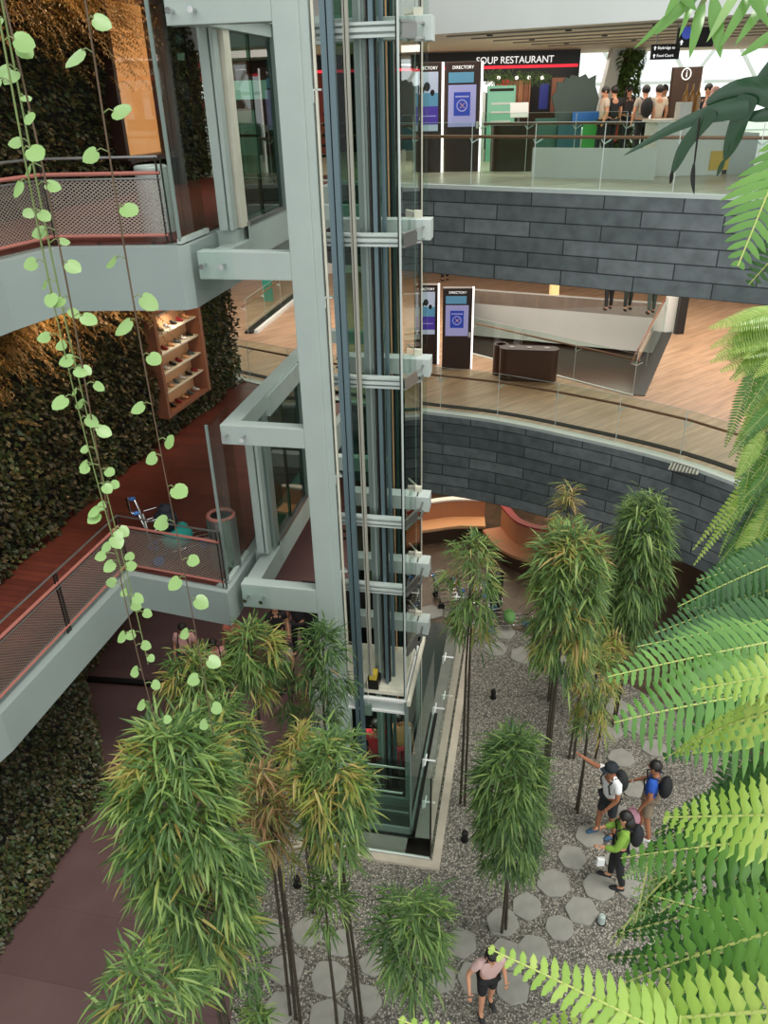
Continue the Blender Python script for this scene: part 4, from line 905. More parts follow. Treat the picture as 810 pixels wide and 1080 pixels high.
person('dark-haired person in a coral top behind the others under the walkway', P(252, 712), RD(170), 1.6, 'b86a5c', '26262a')
person('person in a beige top bending over behind the low grey wall', P(306, 728), RD(150), 1.45, 'c8b0a0', '1c1c20', bag='2a2626', lean=.15)
person('person in black standing behind the low grey wall under the lift beam', P(296, 700), RD(190), 1.7, '18181a', '141416', hair='long')
person('person in dark clothes nearest the lift column under the walkway', P(318, 690), RD(160), 1.7, '26242a', '1a1a20')
person('person in a bright red top riding inside the glass lift car', T(.75, .55, -.18), RD(170), 1.7, 'c42a34', '7a2428', hair='long')
person('person in an orange and tan top in the glass lift car behind the red top', T(1.12, .8, -.18), RD(190), 1.68, 'c08858', 'a83040')
# top-level visitors in silhouette
for i, (x, d, rot, sh, hr, bg, lb) in enumerate([(638, 21, 90, 'b8a898', 'short', None, 'visitor in a beige top at the far left of the group by the leafy column'), (647, 21.5, 20, '1c1c20', 'short', None, 'visitor in black just left of the leafy column'),
      (662, 23, 200, '3a3434', 'long', None, 'long-haired visitor in dark clothes at the foot of the leafy column'), (680, 20, 0, 'a89c90', 'short', '1c1c1e', 'visitor carrying a dark backpack in front of the bright facade'),
      (694, 20.5, 10, 'c8b8a4', 'short', None, 'visitor in a cream top beside the one with the backpack'), (699, 22.5, 180, '202024', 'short', None, 'visitor in black behind the one in the cream top'),
      (745, 20, 150, '1a1a1c', 'short', None, 'visitor in black right of the information totem'), (752, 18.6, 200, 'd8a8a0', 'scarf', None, 'visitor in a pink headscarf behind the white counter')]):
    d_ = ray(x, 110); k = d/d_.y; person(lb, (d_.x*k, d, L3), RD(rot), 1.66 if i != 7 else 1.6, sh, '1c1c22', hair=hr, bag=bg, fingers=False)
for i, (x, y, sh, lb) in enumerate([(641, 327, '202024', 'visitor whose dark trousers show under the slate band, left of the pair'), (661, 327, '2a3430', 'visitor whose dark legs show under the slate band, right of the pair'), (686, 331, '44504c', 'visitor in grey-green trousers seen near the void corner')]):
    p = P(x, y, L2); person(lb, p, RD(180*(i % 2)), 1.7, '303034', sh, fingers=False, shoes='101010')
person('visitor whose feet show at the far back of the middle level above the directory kiosks', P(469, 296, L2), 0, 1.7, '404044', '1c1c20', fingers=False, shoes='101010')

# =================== TROLLEYS ===================
def trolley(label, loc, rot, blue=True):
    t = thing('luggage_trolley', label, 'trolley', loc, rot); S = K['chrome']; Bm = cl('2f5f9a', .5)
    b = MB(); b.tube([(-.28, -.42, .18), (-.2, .5, .2), (.2, .5, .2), (.28, -.42, .18)], .018, 8, closed=True); b.tube([(-.1, -.42, .19), (-.06, .5, .2)], .012, 6); b.tube([(.1, -.42, .19), (.06, .5, .2)], .012, 6); b.build('base_frame', S, t, local=True, smooth=True)
    for s in (-1, 1): MB().tube([(s*.27, -.4, .18), (s*.26, -.46, .6), (s*.26, -.55, 1.0)], .018, 8).build('upright', S, t, local=True, smooth=True)
    MB().tube([(-.27, -.55, 1.0), (-.28, -.66, 1.04), (.28, -.66, 1.04), (.27, -.55, 1.0)], .02, 8).build('handle', S, t, local=True, smooth=True)
    for s in (-1, 1): MB().ball((s*.27, -.58, 1.02), .04, .06, .035).build('handle_joint', Bm, t, local=True)
    b = MB(); b.tube([(-.22, -.42, .62), (-.22, -.2, .66), (.22, -.2, .66), (.22, -.42, .62)], .01, 6); b.tube([(-.2, -.44, .8), (-.2, -.22, .82), (.2, -.22, .82), (.2, -.44, .8)], .008, 6)
    for k in range(6): b.tube([(-.2+k*.08, -.2, .66), (-.2+k*.08, -.22, .82)], .005, 5)
    b.build('top_basket', S, t, local=True)
    MB().box(-.23, -.47, .5, .23, -.45, .74).build('back_plate', K['paint2'], t, local=True)
    MB().tube([(-.19, .5, .2), (-.12, .56, .38), (.12, .56, .38), (.19, .5, .2)], .014, 6).build('nose_hoop', S, t, local=True, smooth=True)
    for (x, y) in ((-.27, -.38), (.27, -.38), (0, .42)):
        w = MB().lathe([(.02, -.03), (.085, -.025), (.09, 0), (.085, .025), (.02, .03)], (0, 0, 0), 18).build('wheel', Bm if blue else K['black'], t, local=True); w.rotation_euler = (0, PI/2, 0); w.location = (x, y, .09)
    return t
q = P(190, 583, L2); trolley('luggage trolley with blue wheels loaded with bags on the dark red walkway', q, RD(-68))
M_ = Matrix.Rotation(RD(-68), 4, 'Z')
def on(q, x, y, z): return q + (M_ @ Vector((x, y, z)))
o = MB().ball((0, 0, .16), .26, .3, .17, 14, 9).ball((.05, .12, .25), .12, .14, .1, 10, 7).build('duffel_bag', cl('1e8a80'), at=on(q, 0, .0, .16), local=True, smooth=True); tag(o, 'teal soft bag on the trolley on the left walkway', 'bag')
b = MB(); b.ball((0, 0, .18), .2, .17, .2, 14, 9); b.ball((.02, .03, .36), .13, .12, .1, 10, 7); b.tube([(-.1, 0, .36), (0, -.02, .5), (.1, 0, .36)], .012)
o = b.build('backpack', cl('1a1c26'), at=on(q, 0, -.14, .48), local=True, smooth=True); tag(o, 'black backpack perched above the teal bag on the trolley', 'backpack')
trolley('empty luggage trolley standing furthest left on the dark stone floor by the lift', P(478, 634), RD(-80), False)
trolley('luggage trolley half hidden by bamboo leaves, middle of the three on the dark floor', P(505, 648), RD(-70))
trolley('luggage trolley with a green bag, rightmost of the three behind the bamboo', P(535, 660), RD(-95))
o = MB().ball((0, 0, .14), .15, .24, .14, 12, 8).tube([(-.1, 0, .22), (0, 0, .36), (.1, 0, .22)], .012).build('holdall', cl('5f8a4a'), at=P(537, 655, .22), local=True, smooth=True); tag(o, 'green holdall on the rightmost ground-level trolley', 'bag')
q = P(521, 636); t = thing('dark_bin', 'tall dark cylinder bin standing among the ground-level trolleys', 'bin', q); MB().lathe([(.2, 0), (.2, .95), (.17, .97)], q, 20).build('body', K['black'], t); MB().lathe([(.21, .9), (.21, .93)], q, 20).build('lid', K['darkrail'], t)

# =================== STEPPING STONES ===================
def stone(x, y, r, group, label, ang=0):
    p = P(x, y); n = random.choice((6, 6, 7)); pts = []
    a0 = random.uniform(0, 1)
    for k in range(n):
        a = a0+k*2*PI/n; rr = r*random.uniform(.9, 1.05)
        pts.append(Vector((rr*math.cos(a), rr*math.sin(a)*.95)))
    poly = []
    for k in range(n):
        a, b, c = pts[k-1], pts[k], pts[(k+1) % n]
        for t in (0, .5, 1): poly.append(tuple((b.lerp(a, .16))*(1-t)**2 + b*2*t*(1-t) + (b.lerp(c, .16))*t*t))
    o = MB().prism(poly, -.02, .035).build('stepping_stone', K['flag'], at=(p.x, p.y, 0), local=True, bevel=.008)
    tag(o, label, 'stepping stone', group)
for x, y, r in ((622, 883, .27), (603, 905, .26), (583.6, 932.6, .28), (632, 936, .28), (613, 961, .29), (556, 957, .27), (590, 980, .24), (643, 772, .28), (649, 746, .28), (652, 860, .26), (648, 908, .2), (667, 888, .26), (530, 973, .27), (663, 935, .25)):
    stone(x, y, r, 'stepping stones near the visitors', 'pale grey rounded hexagonal stone in the gravel path around the group of visitors')
for x, y, r in ((486, 996, .27), (533, 1008, .27), (563, 1003, .26), (500, 1032, .27), (540, 1042, .27), (465, 1032, .25)):
    stone(x, y, r, 'stepping stones at the bottom middle', 'pale grey stone around the child bending at the bottom of the picture')
for x, y, r in ((284, 984, .27), (324, 984, .27), (361, 996, .25), (303, 1023, .28), (347, 1032, .29), (385, 1056, .27), (345, 1074, .28), (296, 1064, .26), (392, 1018, .2)):
    stone(x, y, r, 'stepping stones at the bottom left', 'pale grey rounded stone in the gravel between the dark bamboo stems at bottom left')
for x, y, r in ((455, 646, .34), (482, 650, .32), (505, 664, .3), (531, 668, .3), (522, 685, .3), (552, 692, .32), (585, 696, .3), (616, 706, .32), (668, 765, .26), (655, 800, .26), (668, 832, .26), (690, 790, .26)):
    stone(x, y, r, 'stepping stones along the far edge', 'brownish grey rounded stone in the path along the far edge of the gravel')
for i, (x, y, lb) in enumerate([(520, 732, 'small black bollard light in the gravel right of the pit, furthest back'), (490, 882, 'small black bollard light in the gravel left of the middle bamboo'), (314, 930, 'small black bollard light beside the pit kerb near the dried bamboo'), (590, 975, 'small bollard light hidden by the hexagonal stones')][:3]):
    q = P(x, y+4); t = thing('bollard_light', lb, 'light', q); MB().lathe([(.05, 0), (.05, .2), (.04, .22)], q, 14).build('body', K['black'], t); MB().lathe([(.055, .16), (.055, .18)], q, 14).build('louvre', K['darkrail'], t); MB().lathe([(.07, 0), (.07, .02)], q, 14).build('base_plate', K['darkrail'], t)
q = P(545, 975); t = thing('grey_bollard_light', 'small grey ground light at the edge of the stones under the fern fronds', 'light', P(634, 973)); q = P(634, 973)
MB().lathe([(.06, 0), (.05, .16), (.03, .18)], q, 14).build('body', K['paint'], t); MB().lathe([(.07, 0), (.07, .02)], q, 14).build('base_plate', K['darkrail'], t)
# =================== BAMBOO ===================
def bamboo(label, bx, by, top_y, R, Hc, mats, dens, culms=2, lean=(0, 0), droop=1.0, leaf=.2, taper=.7, ztop=None):
    p = P(bx, by)
    d = math.hypot(p.x, p.y)
    # height of the crown from its place in the frame
    lo, hi = 0, 9
    def py(z):
        v = Vector((p.x+lean[0], p.y+lean[1], z)) - EYE
        return 540 + FPX * v.dot(cam_down)/v.dot(cam_fw)
    for _ in range(40):
        m = (lo+hi)/2
        if py(m) > top_y: lo = m
        else: hi = m
    H = m
    t = thing('bamboo', label, 'bamboo', p)
    top = Vector((p.x+lean[0], p.y+lean[1], H-.15))
    for k in range(culms):
        a = random.uniform(0, 2*PI); b0 = p + Vector((math.cos(a), math.sin(a), 0))*.09*(k > 0); mid = b0.lerp(top, .6)+Vector((random.uniform(-.05, .05), random.uniform(-.05, .05), 0))
        b = MB(); n = 14; pts = [b0, b0.lerp(mid, .5)+Vector((.01, 0, 0)), mid, mid.lerp(top, .5), top+Vector((math.cos(a), math.sin(a), 0))*R*.2*(k > 0)]
        b.tube(pts, [.024, .022, .019, .014, .007], 8)
        z = .25
        while z < H*.95:
            i = min(3, int(z/H*4)); f = z/H*4-i; c = pts[i].lerp(pts[i+1], f); b.lathe([(.026*(1-z/H*.5), 0), (.029*(1-z/H*.5), .012), (.026*(1-z/H*.5), .024)], c, 8); z += .38
        b.build('culm', K['culm'], t)
    bs = [MB() for _ in mats]; br = MB()
    leaf *= 1.35
    nt_ = max(4, int(dens/26)); ga = random.uniform(0, 6)
    for i in range(nt_):
        u = (i/nt_)**1.1*random.uniform(.85, 1.1) if i else 0
        env = math.sqrt(max(0, 1-(1-min(u*3.2+.05, 1))**2))*(1-(1-taper)*max(0, u-.35)/.65)
        ga += 2.4 + random.uniform(-.3, .3); rad = R*.72*env*random.uniform(.55, 1.05) if i > 1 else 0
        out = Vector((math.cos(ga), math.sin(ga), 0)); c = Vector((top.x, top.y, H-.06-u*Hc)) + out*rad + Vector((-lean[0], -lean[1], 0))*(u*Hc/H)
        if i > 1: br.tube([Vector((top.x, top.y, c.z-.12))-Vector((lean[0], lean[1], 0))*(u*Hc/H), c], .004, 5)
        j0 = 0 if random.random() < .68 else random.randrange(len(bs))
        nl = random.randint(44, 62) if u < .7 else random.randint(22, 44)
        hang = min(1, u*1.6)
        for q in range(nl):
            az = ga + random.gauss(0, 1.1 + (1.2 if i < 2 else 0)); o2 = Vector((math.cos(az), math.sin(az), 0))
            e = random.gauss(.35, .55)*(1-hang) + random.gauss(-.75, .5)*hang
            dd = (o2 + Vector((0, 0, e))).normalized(); ln = leaf*random.uniform(.6, 1.15); w = dd.cross(Vector((0, 0, 1)))
            if w.length < .05: continue
            w = w.normalized()*ln*random.uniform(.038, .058); dr = Vector((0, 0, -1))*ln*random.uniform(.15, .5)*droop
            s0 = c + Vector((random.gauss(0, .05), random.gauss(0, .05), random.gauss(-.04, .09))) + dd*.03; p1 = s0+dd*ln*.3+dr*.1; p2 = s0+dd*ln*.65+dr*.45; p3 = s0+dd*ln+dr
            up = w.cross(dd).normalized()*ln*.01
            b = bs[j0 if random.random() < .85 else random.randrange(len(bs))]
            b.add([s0, p1-w+up, p1, p1+w+up, p2-w*.75+up, p2, p2+w*.75+up, p3], [(0, 2, 1), (0, 3, 2), (1, 2, 5, 4), (2, 3, 6, 5), (4, 5, 7), (5, 6, 7)])
    names = {0: 'foliage'}
    for b, m in zip(bs, mats):
        if b.f: b.build('foliage', m, t)
    br.build('twigs', K['brownstem'], t, kind='stuff')
    return t
G, GD, GY, GB = LG['bam'], LG['bamd'], LG['bamy'], LG['bamb']
bamboo('largest bamboo with a long cascading crown at the lower left', 262, 1190, 772, .66, 3.2, [G, GD, GY], 2900, 3, leaf=.2, taper=.8)
bamboo('low bamboo crown at the very bottom left below the largest one', 232, 1330, 1015, .5, 1.2, [G, GY], 420, 2, leaf=.17)
bamboo('bamboo clump in front of the pink-shirted visitors under the walkway', 240, 905, 690, .46, 1.1, [G, GY], 620, 2, leaf=.2)
bamboo('bamboo crown right below the lift beam, left of the grey column', 292, 885, 662, .46, .95, [G, GY], 620, 2, leaf=.2)
bamboo('bamboo behind the largest one, between it and the dried bamboo', 270, 1000, 745, .5, 1.5, [G, GD, GY], 800, 2, leaf=.2)
bamboo('slender bamboo against the foot of the grey lift column', 355, 880, 660, .42, 1.6, [GD, G, GB], 560, 2, leaf=.18)
bamboo('small yellowing bamboo left of the lift car', 335, 965, 772, .32, 1.0, [GY, G], 360, 2, leaf=.19)
bamboo('bamboo with a leafy crown directly in front of the lift car', 378, 1085, 782, .42, 1.6, [G, G, GY], 900, 2, leaf=.19, lean=(-.1, 0))
bamboo('half dead bamboo with dried tan leaves at the lower left', 312, 1075, 815, .26, 1.4, [GB, GY, GB], 380, 3, leaf=.18)
bamboo('low round bamboo crown at the bottom centre', 438, 1160, 948, .42, 1.3, [G, GD, GD], 620, 2, leaf=.18)
bamboo('dense round-headed bamboo standing alone right of the lift car', 529, 985, 778, .5, 2.4, [G, GD, GD], 1700, 2, leaf=.2)
bamboo('thin bamboo with a wispy crown left of the back row', 490, 850, 566, .45, 1.9, [G, G, GY], 560, 2, leaf=.2)
bamboo('full bamboo in the middle of the back row with a pale tip', 567, 905, 560, .55, 2.1, [G, GD, GY], 1500, 3, leaf=.21)
bamboo('tallest bamboo tip with sparse yellow leaves behind the back row', 578, 740, 515, .3, .8, [GY, GB], 170, 2, leaf=.2)
bamboo('dense tall bamboo against the slate band at the right of the back row', 646, 765, 524, .6, 3.0, [G, GD, GD], 1900, 3, leaf=.23)
bamboo('yellow-green bamboo with thin leaves right of the middle of the gravel', 609, 858, 688, .42, 1.5, [GY, G], 520, 2, leaf=.17)
bamboo('small yellowing bamboo sprout beside the ferns', 628, 800, 672, .3, .7, [GY, GB], 130, 1, leaf=.2)
bamboo('sparse young bamboo in front of the bottom left stones', 358, 1110, 925, .22, .9, [G], 130, 1, leaf=.17)
bamboo('bamboo tip just peeking in at the bottom edge, left of centre', 296, 1210, 1064, .22, .6, [G], 110, 1, leaf=.17)
bamboo('leafy bamboo behind the low grey wall and left of the lift', 318, 860, 705, .3, 1.4, [GD, GB], 260, 2, leaf=.18)
bamboo('bamboo between the middle of the back row and the dense right one', 600, 800, 590, .34, 1.6, [G, GY], 330, 2, leaf=.2)

# =================== VINES ===================
def leaf_mesh(c, n, tdir, size):
    # heart shaped leaf, a little cupped
    tdir = (tdir - n*tdir.dot(n)).normalized(); s = tdir.cross(n).normalized()
    out = [(0, .02), (.2, -.08), (.4, .02), (.52, .28), (.47, .6), (.26, .86), (0, 1.0), (-.26, .86), (-.47, .6), (-.52, .28), (-.4, .02), (-.2, -.08)]
    vs = [c + tdir*size*.42 - n*size*.04]; 
    for x, y in out: vs.append(c + s*size*x + tdir*size*y*.95 - n*size*(.35*x*x) - Vector((0, 0, 1))*size*.12*y*y)
    k = len(out); return vs, [(0, 1+i, 1+(i+1) % k) for i in range(k)]
def vine(label, px, ptop, pbot, dist, nleaf, size, seed, sway=.02):
    random.seed(seed)
    d = ray(px, ptop); top = Dp(px, ptop, dist); 
    lo, hi = CAMZ-6, top.z
    def yy(z):
        v = Vector((top.x, top.y, z))-EYE; return 540+FPX*v.dot(cam_down)/v.dot(cam_fw)
    for _ in range(40):
        m = (lo+hi)/2
        if yy(m) > pbot: lo = m
        else: hi = m
    zb = m; zt = top.z+.35
    t = thing('hanging_vine', label, 'vine', (top.x, top.y, zb)); pts = []; n = 36
    ph = random.uniform(0, 6)
    for i in range(n+1):
        z = zt+(zb-zt)*i/n; pts.append(Vector((top.x+sway*math.sin(z*2.1+ph), top.y+sway*math.cos(z*1.7+ph), z)))
    MB().tube(pts, [.003]*(n//2) + [.0022]*(n+1-n//2), 6).build('stem', K['brownstem'] if seed % 2 else K['stem'], t, smooth=True)
    for k in range(nleaf):
        u = (k+.5+random.uniform(-.3, .3))/nleaf; i = min(n-1, int(u*n)); p = pts[i].lerp(pts[i+1], u*n-i)
        side = 1 if k % 2 else -1; az = random.gauss(0, .5); o = Vector((side*math.cos(az), -math.sin(az)*.7-.3, 0)).normalized()
        c = p+o*random.uniform(.015, .035)+Vector((0, 0, .005))
        MB().tube([p, p.lerp(c, .6)+Vector((0, 0, .008)), c], .0018, 5).build('petiole', K['stem'], t)
        nrm = (Vector((o.x*.2+random.gauss(0, .25), -.65, .75+random.gauss(0, .2)))).normalized()
        vs, fs = leaf_mesh(c, nrm, o+Vector((0, 0, -.35)), size*random.uniform(.6, .92)); MB().add(vs, fs).build('leaf', LG['vine'], t, smooth=True)
vine('hanging vine strand with round pale leaves, rightmost on the left side', 85, -20, 775, 2.6, 25, .072, 3, .012)
vine('hanging vine strand nearest the left edge of the frame', 2, 40, 640, 2.5, 20, .06, 4, .03)
vine('leafy hanging vine strand twisting in the middle of the left cluster', 14, 60, 770, 2.55, 30, .055, 5, .025)
vine('short vine strand hanging with small leaves beside the left cluster', 24, 110, 700, 2.65, 24, .05, 8, .02)
# loose aerial tendrils near the left cluster
random.seed(21)

# =================== FERNS ===================
def frond(b, r, base, tip, up, width, n, sag=0.0, curve=0.0, segs=6, wav=.12, droop=.25, fwd=.3, pw=None, tipk=.12, peak=.35):
    base, tip, up = Vector(base), Vector(tip), Vector(up).normalized(); L = (tip-base).length; ax = (tip-base).normalized()
    sd = ax.cross(up).normalized(); up = sd.cross(ax).normalized()
    ctrl = base.lerp(tip, .5) + up*sag*L + sd*curve*L
    def B(t): return base*(1-t)**2 + ctrl*2*t*(1-t) + tip*t*t
    pts = [B(i/20) for i in range(21)]
    r.tube(pts, [L*.0042*(1-.75*i/20)+.001 for i in range(21)], 6)
    pw = pw or L/n*.82
    b.tube(pts, [L*.003*(1-.75*i/20)+.0007 for i in range(21)], 5)
    for i in range(n):
        t = (i+.6)/n; p = B(t); tg = (B(min(1, t+.02))-B(max(0, t-.02))).normalized(); s2 = tg.cross(up).normalized(); u2 = s2.cross(tg)
        f = min(1, .45+.55*(t/peak)) if t < peak else (1-(1-tipk)*((t-peak)/(1-peak))**1.35)
        for sg in (-1, 1):
            ln = width*f*random.uniform(.93, 1.05); d0 = (s2*sg*(1-.0) + tg*fwd + u2*.12).normalized(); vs = []
            wv = d0.cross(u2).normalized(); ww = pw*.5*(.55+.45*f)
            tw = random.gauss(0, .08)
            for k in range(segs+1):
                q = k/segs; c = p + d0*ln*q - u2*ln*droop*q*q + tg*ln*.10*q*q
                prof = (1-(max(0, q-.55)/.45)**1.8)*(.86+.14*min(1, q*8))*(1+wav*(1 if k % 2 else -1)) if k < segs else .02
                h = ww*.45*(1 if k % 2 else -.8)*min(1, wav*8)
                vs += [c - wv*ww*prof + u2*(-h), c + u2*(ww*.12), c + wv*ww*prof + u2*(-h + tw*ww)]
            fs = []
            for k in range(segs): o = k*3; fs += [(o, o+1, o+4, o+3), (o+1, o+2, o+5, o+4)]
            b.add(vs, fs)
def fern(label, specs, m, name='hanging_fern', cat='fern', root=None):
    root = root or specs[0][0]; t = thing(name, label, cat, root)
    for sp in specs:
        b, r = MB(), MB(); kw = dict(sp[2]) if len(sp) > 2 else {}
        mm = kw.pop('m', m); up = kw.pop('up', None)
        if up is None:
            mid = (Vector(sp[0])+Vector(sp[1]))/2; up = (Vector((0, 0, 1)) + (EYE-mid).normalized()*.8)
        frond(b, r, sp[0], sp[1], up, **kw)
        o = b.build('frond', mm, t, smooth=True); r.build('midrib', K['rachis'], o, local=True) if False else None
        rr = r.build('midrib', K['rachis']); rr.parent = o; rr.matrix_parent_inverse = Matrix.Identity(4)
        off = -Vector(t.location); rr.data.transform(Matrix.Translation(off))
    return t
def F(bx, by, bd, tx, ty, td, **k): return (Dp(bx, by, bd), Dp(tx, ty, td), k)
FL, FN, FD = LG['fernl'], LG['fern'], LG['fernd']
random.seed(5)
fern('big fern with broad crinkled fronds reaching in from the right edge above the visitors', [
  F(860, 668, 1.75, 641, 714, 1.55, width=.115, n=26, sag=.03, m=FN),
  F(880, 720, 1.45, 648, 762, 1.35, width=.16, n=22, sag=.07, m=FN, droop=.5, wav=.16),
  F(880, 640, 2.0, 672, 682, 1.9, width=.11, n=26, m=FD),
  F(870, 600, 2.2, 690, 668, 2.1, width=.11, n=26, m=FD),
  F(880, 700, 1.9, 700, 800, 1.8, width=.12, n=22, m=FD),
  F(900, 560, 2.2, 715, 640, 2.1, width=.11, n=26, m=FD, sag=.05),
], FN)
fern('pale lime fern frond pair lying across the right edge at mid height', [
  F(880, 700, 1.15, 730, 728, 1.15, width=.055, n=15, m=FL),
  F(900, 858, 1.0, 700, 862, 1.05, width=.085, n=17, m=FL, droop=.2, wav=.16),
  F(900, 735, 1.05, 712, 795, 1.2, width=.06, n=15, m=FL, sag=.1),
], FL)
fern('mid green fern drooping over the visitors from the right', [
  F(900, 880, 1.6, 655, 905, 1.6, width=.13, n=20, sag=.05, m=FN, droop=.5, wav=.16),
  F(900, 800, 1.9, 690, 880, 2.0, width=.12, n=20, sag=.05, m=FD, droop=.5),
  F(900, 920, 1.8, 650, 985, 2.1, width=.12, n=20, m=FD, droop=.45),
  F(850, 1000, 1.9, 640, 1010, 2.2, width=.11, n=18, m=FD),
  F(880, 830, 2.2, 668, 960, 2.5, width=.12, n=20, m=FD),
  F(900, 760, 2.3, 680, 900, 2.6, width=.12, n=20, m=FD),
  F(900, 860, 2.2, 700, 1040, 2.4, width=.13, n=20, m=FD),
], FN)
fern('bright fern fronds sweeping across the bottom right corner', [
  F(900, 960, 1.15, 652, 1040, 1.15, width=.13, n=20, sag=.06, m=FN, wav=.16),
  F(820, 1150, .95, 515, 1000, 1.0, width=.075, n=24, sag=.04, m=FL, wav=.14),
  F(900, 1060, 1.0, 560, 1085, 1.0, width=.1, n=24, m=FL, wav=.14),
  F(760, 1200, .9, 420, 1075, .95, width=.07, n=24, m=FL, wav=.14),
  F(920, 1010, 1.3, 690, 945, 1.4, width=.1, n=18, m=FN, wav=.14),
  F(900, 1120, 1.1, 640, 1060, 1.2, width=.12, n=18, m=FN),
], FN, root=Dp(880, 1060, 1.1))
# cascading ladder ferns further off at the right
random.seed(11); sp = []
for k in range(110):
    u = random.random(); by = 330+u*330; bd = random.uniform(4.2, 5.2); bx = random.uniform(800, 880)
    ln = random.uniform(50, 110); tx = bx-ln*random.uniform(.5, 1.0)+(0 if u > .3 else 0); ty = by+ln*random.uniform(.7, 1.5)
    lim = 740 if ty < 430 else (760 if ty < 560 else 700-(ty-560)*.2)
    tx = max(tx, lim+random.uniform(0, 25))
    sp.append(F(bx, by, bd, tx, ty, bd-.1, width=random.uniform(.05, .08), n=32, segs=3, wav=.03, droop=.3, m=random.choice((FN, FN, FD, FL))))
fern('mass of ladder ferns cascading down the right edge beyond the big fronds', sp, FN, root=Dp(850, 500, 4.8))
sp = []
for k in range(12):
    bx = random.uniform(815, 850); by = random.uniform(320, 360); sp.append(F(bx, by, 4.4, random.uniform(745, 790), by+random.uniform(20, 60), 4.2, width=.08, n=30, segs=3, wav=.03, droop=.35, sag=.08, m=FL))
fern('pale fern tips curling at the top of the cascade in front of the timber floor', sp, FL, root=Dp(850, 335, 4.4))
sp = []
for k in range(46):
    by = random.uniform(560, 1080); bd = random.uniform(2.9, 3.6); bx = random.uniform(790, 900); ang = random.uniform(.0, 1.2); ln = random.uniform(80, 150)
    tx = max(bx-ln*math.cos(ang)*1.2, (690 if by < 800 else 655)+random.uniform(0, 30)); ty = by+ln*math.sin(ang)
    if by < 620: tx = max(tx, 735)
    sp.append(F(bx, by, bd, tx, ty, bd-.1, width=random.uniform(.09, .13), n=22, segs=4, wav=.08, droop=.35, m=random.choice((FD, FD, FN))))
fern('dense darker ferns filling the right side between the near fronds', sp, FD, root=Dp(850, 850, 3.3))
fern('fern frond with broad leaflets hanging before the slate band at the upper right', [
  F(840, 130, 1.5, 778, 281, 1.4, width=.075, n=14, segs=6, wav=.05, droop=.2, fwd=.6, m=FN, pw=.0135, up=(-.3, -1, .4)),
  F(870, 130, 1.6, 800, 215, 1.5, width=.055, n=12, fwd=.5, pw=.012, wav=.05, m=FN, up=(-.3, -1, .4)), F(880, 200, 1.6, 790, 300, 1.7, width=.06, n=16, wav=.05, m=FD, up=(-.3, -1, .4)),
], FN)
# small leafy sprigs low by visitors
random.seed(15); sp = [F(random.uniform(680, 760), random.uniform(880, 960), random.uniform(2.3, 2.8), random.uniform(640, 700), random.uniform(900, 1000), 2.5, width=.055, n=12, fwd=.5, pw=.012, segs=4, m=FN, sag=.1) for k in range(14)]
fern('small leafy sprigs beside the woman in lime green at the edge of the fern mass', sp, FN, root=Dp(720, 930, 2.6))
# lanceolate leaves hanging top right
def blade(b, base, tip, w, n, seg=10, bend=.1):
    base, tip = Vector(base), Vector(tip); ax = tip-base; L = ax.length; s = ax.cross(n).normalized(); n = s.cross(ax).normalized(); vs = []
    for k in range(seg+1):
        q = k/seg; c = base+ax*q+n*bend*L*math.sin(PI*q); ww = w*math.sin(PI*min(1, q*.92+.06))**.8*(1-q*.25) if k < seg else 0
        vs += [c-s*ww-n*ww*.2, c, c+s*ww-n*ww*.2]
    fs = []
    for k in range(seg): o = k*3; fs += [(o, o+1, o+4, o+3), (o+1, o+2, o+5, o+4)]
    b.add(vs, fs)
tn = (EYE-Dp(740, 40, 1.4)).normalized()
t = thing('pale_leaf_spray', 'spray of pale green pointed leaves hanging into the top right corner', 'plant', Dp(780, -40, 1.4))
for bx, by, tx, ty, w in ((760, -30, 668, 52, .012), (748, -20, 690, 38, .014), (742, 0, 727, 62, .014), (752, -5, 760, 62, .018), (700, -30, 735, 12, .016), (790, -30, 745, 45, .012), (800, -20, 758, 52, .013), (812, -5, 775, 48, .012), (775, -40, 812, 30, .016), (730, -30, 700, 20, .013), (822, 30, 780, 60, .012), (735, -10, 716, 40, .008)):
    b = MB(); blade(b, Dp(bx, by, 1.4), Dp(tx, ty, 1.35), w*.62, tn); b.build('leaf', LG['vine'] if ty % 2 else LG['fern'], t, smooth=True)
b = MB(); b.tube([Dp(790, -60, 1.42), Dp(750, -15, 1.41), Dp(735, 15, 1.39)], .004); b.tube([Dp(790, -60, 1.42), Dp(800, -15, 1.41)], .004); b.build('twig', K['stem'], t)
# glossy dark drooping leaf
t = thing('glossy_leaf_plant', 'large glossy dark green leaf with long drooping lobes in front of the white counter', 'plant', Dp(860, 90, 1.5))
tn = (EYE-Dp(750, 140, 1.5)).normalized(); PH = LG['philo']
def strip(nm, pts, ws, d0=1.5, m=PH):
    b = MB(); P3 = [Dp(x, y, d0+i*.01) for i, (x, y) in enumerate(pts)]; vs = []
    for i, c in enumerate(P3):
        a = (P3[min(i+1, len(P3)-1)]-P3[max(0, i-1)]).normalized(); s = a.cross(tn).normalized(); w = ws[i]*.55*d0/FPX
        vs += [c-s*w-tn*w*.3, c, c+s*w-tn*w*.3]
    b.add(vs, [f for k in range(len(P3)-1) for f in ((k*3, k*3+1, k*3+4, k*3+3), (k*3+1, k*3+2, k*3+5, k*3+4))]); o = b.build(nm, m, t, smooth=True)
    sb = o.modifiers.new('s', 'SUBSURF'); sb.levels = 2; sb.render_levels = 2
strip('leaf_lobe', [(790, 112), (745, 120), (715, 132), (690, 145), (658, 164)], [20, 12, 8, 6, 1])
strip('leaf_lobe', [(752, 116), (738, 135), (722, 152), (714, 172), (708, 184)], [14, 10, 10, 8, 2]); strip('leaf_lobe', [(709, 180), (708, 188), (707, 194)], [2, 4, 1], m=K['black'])
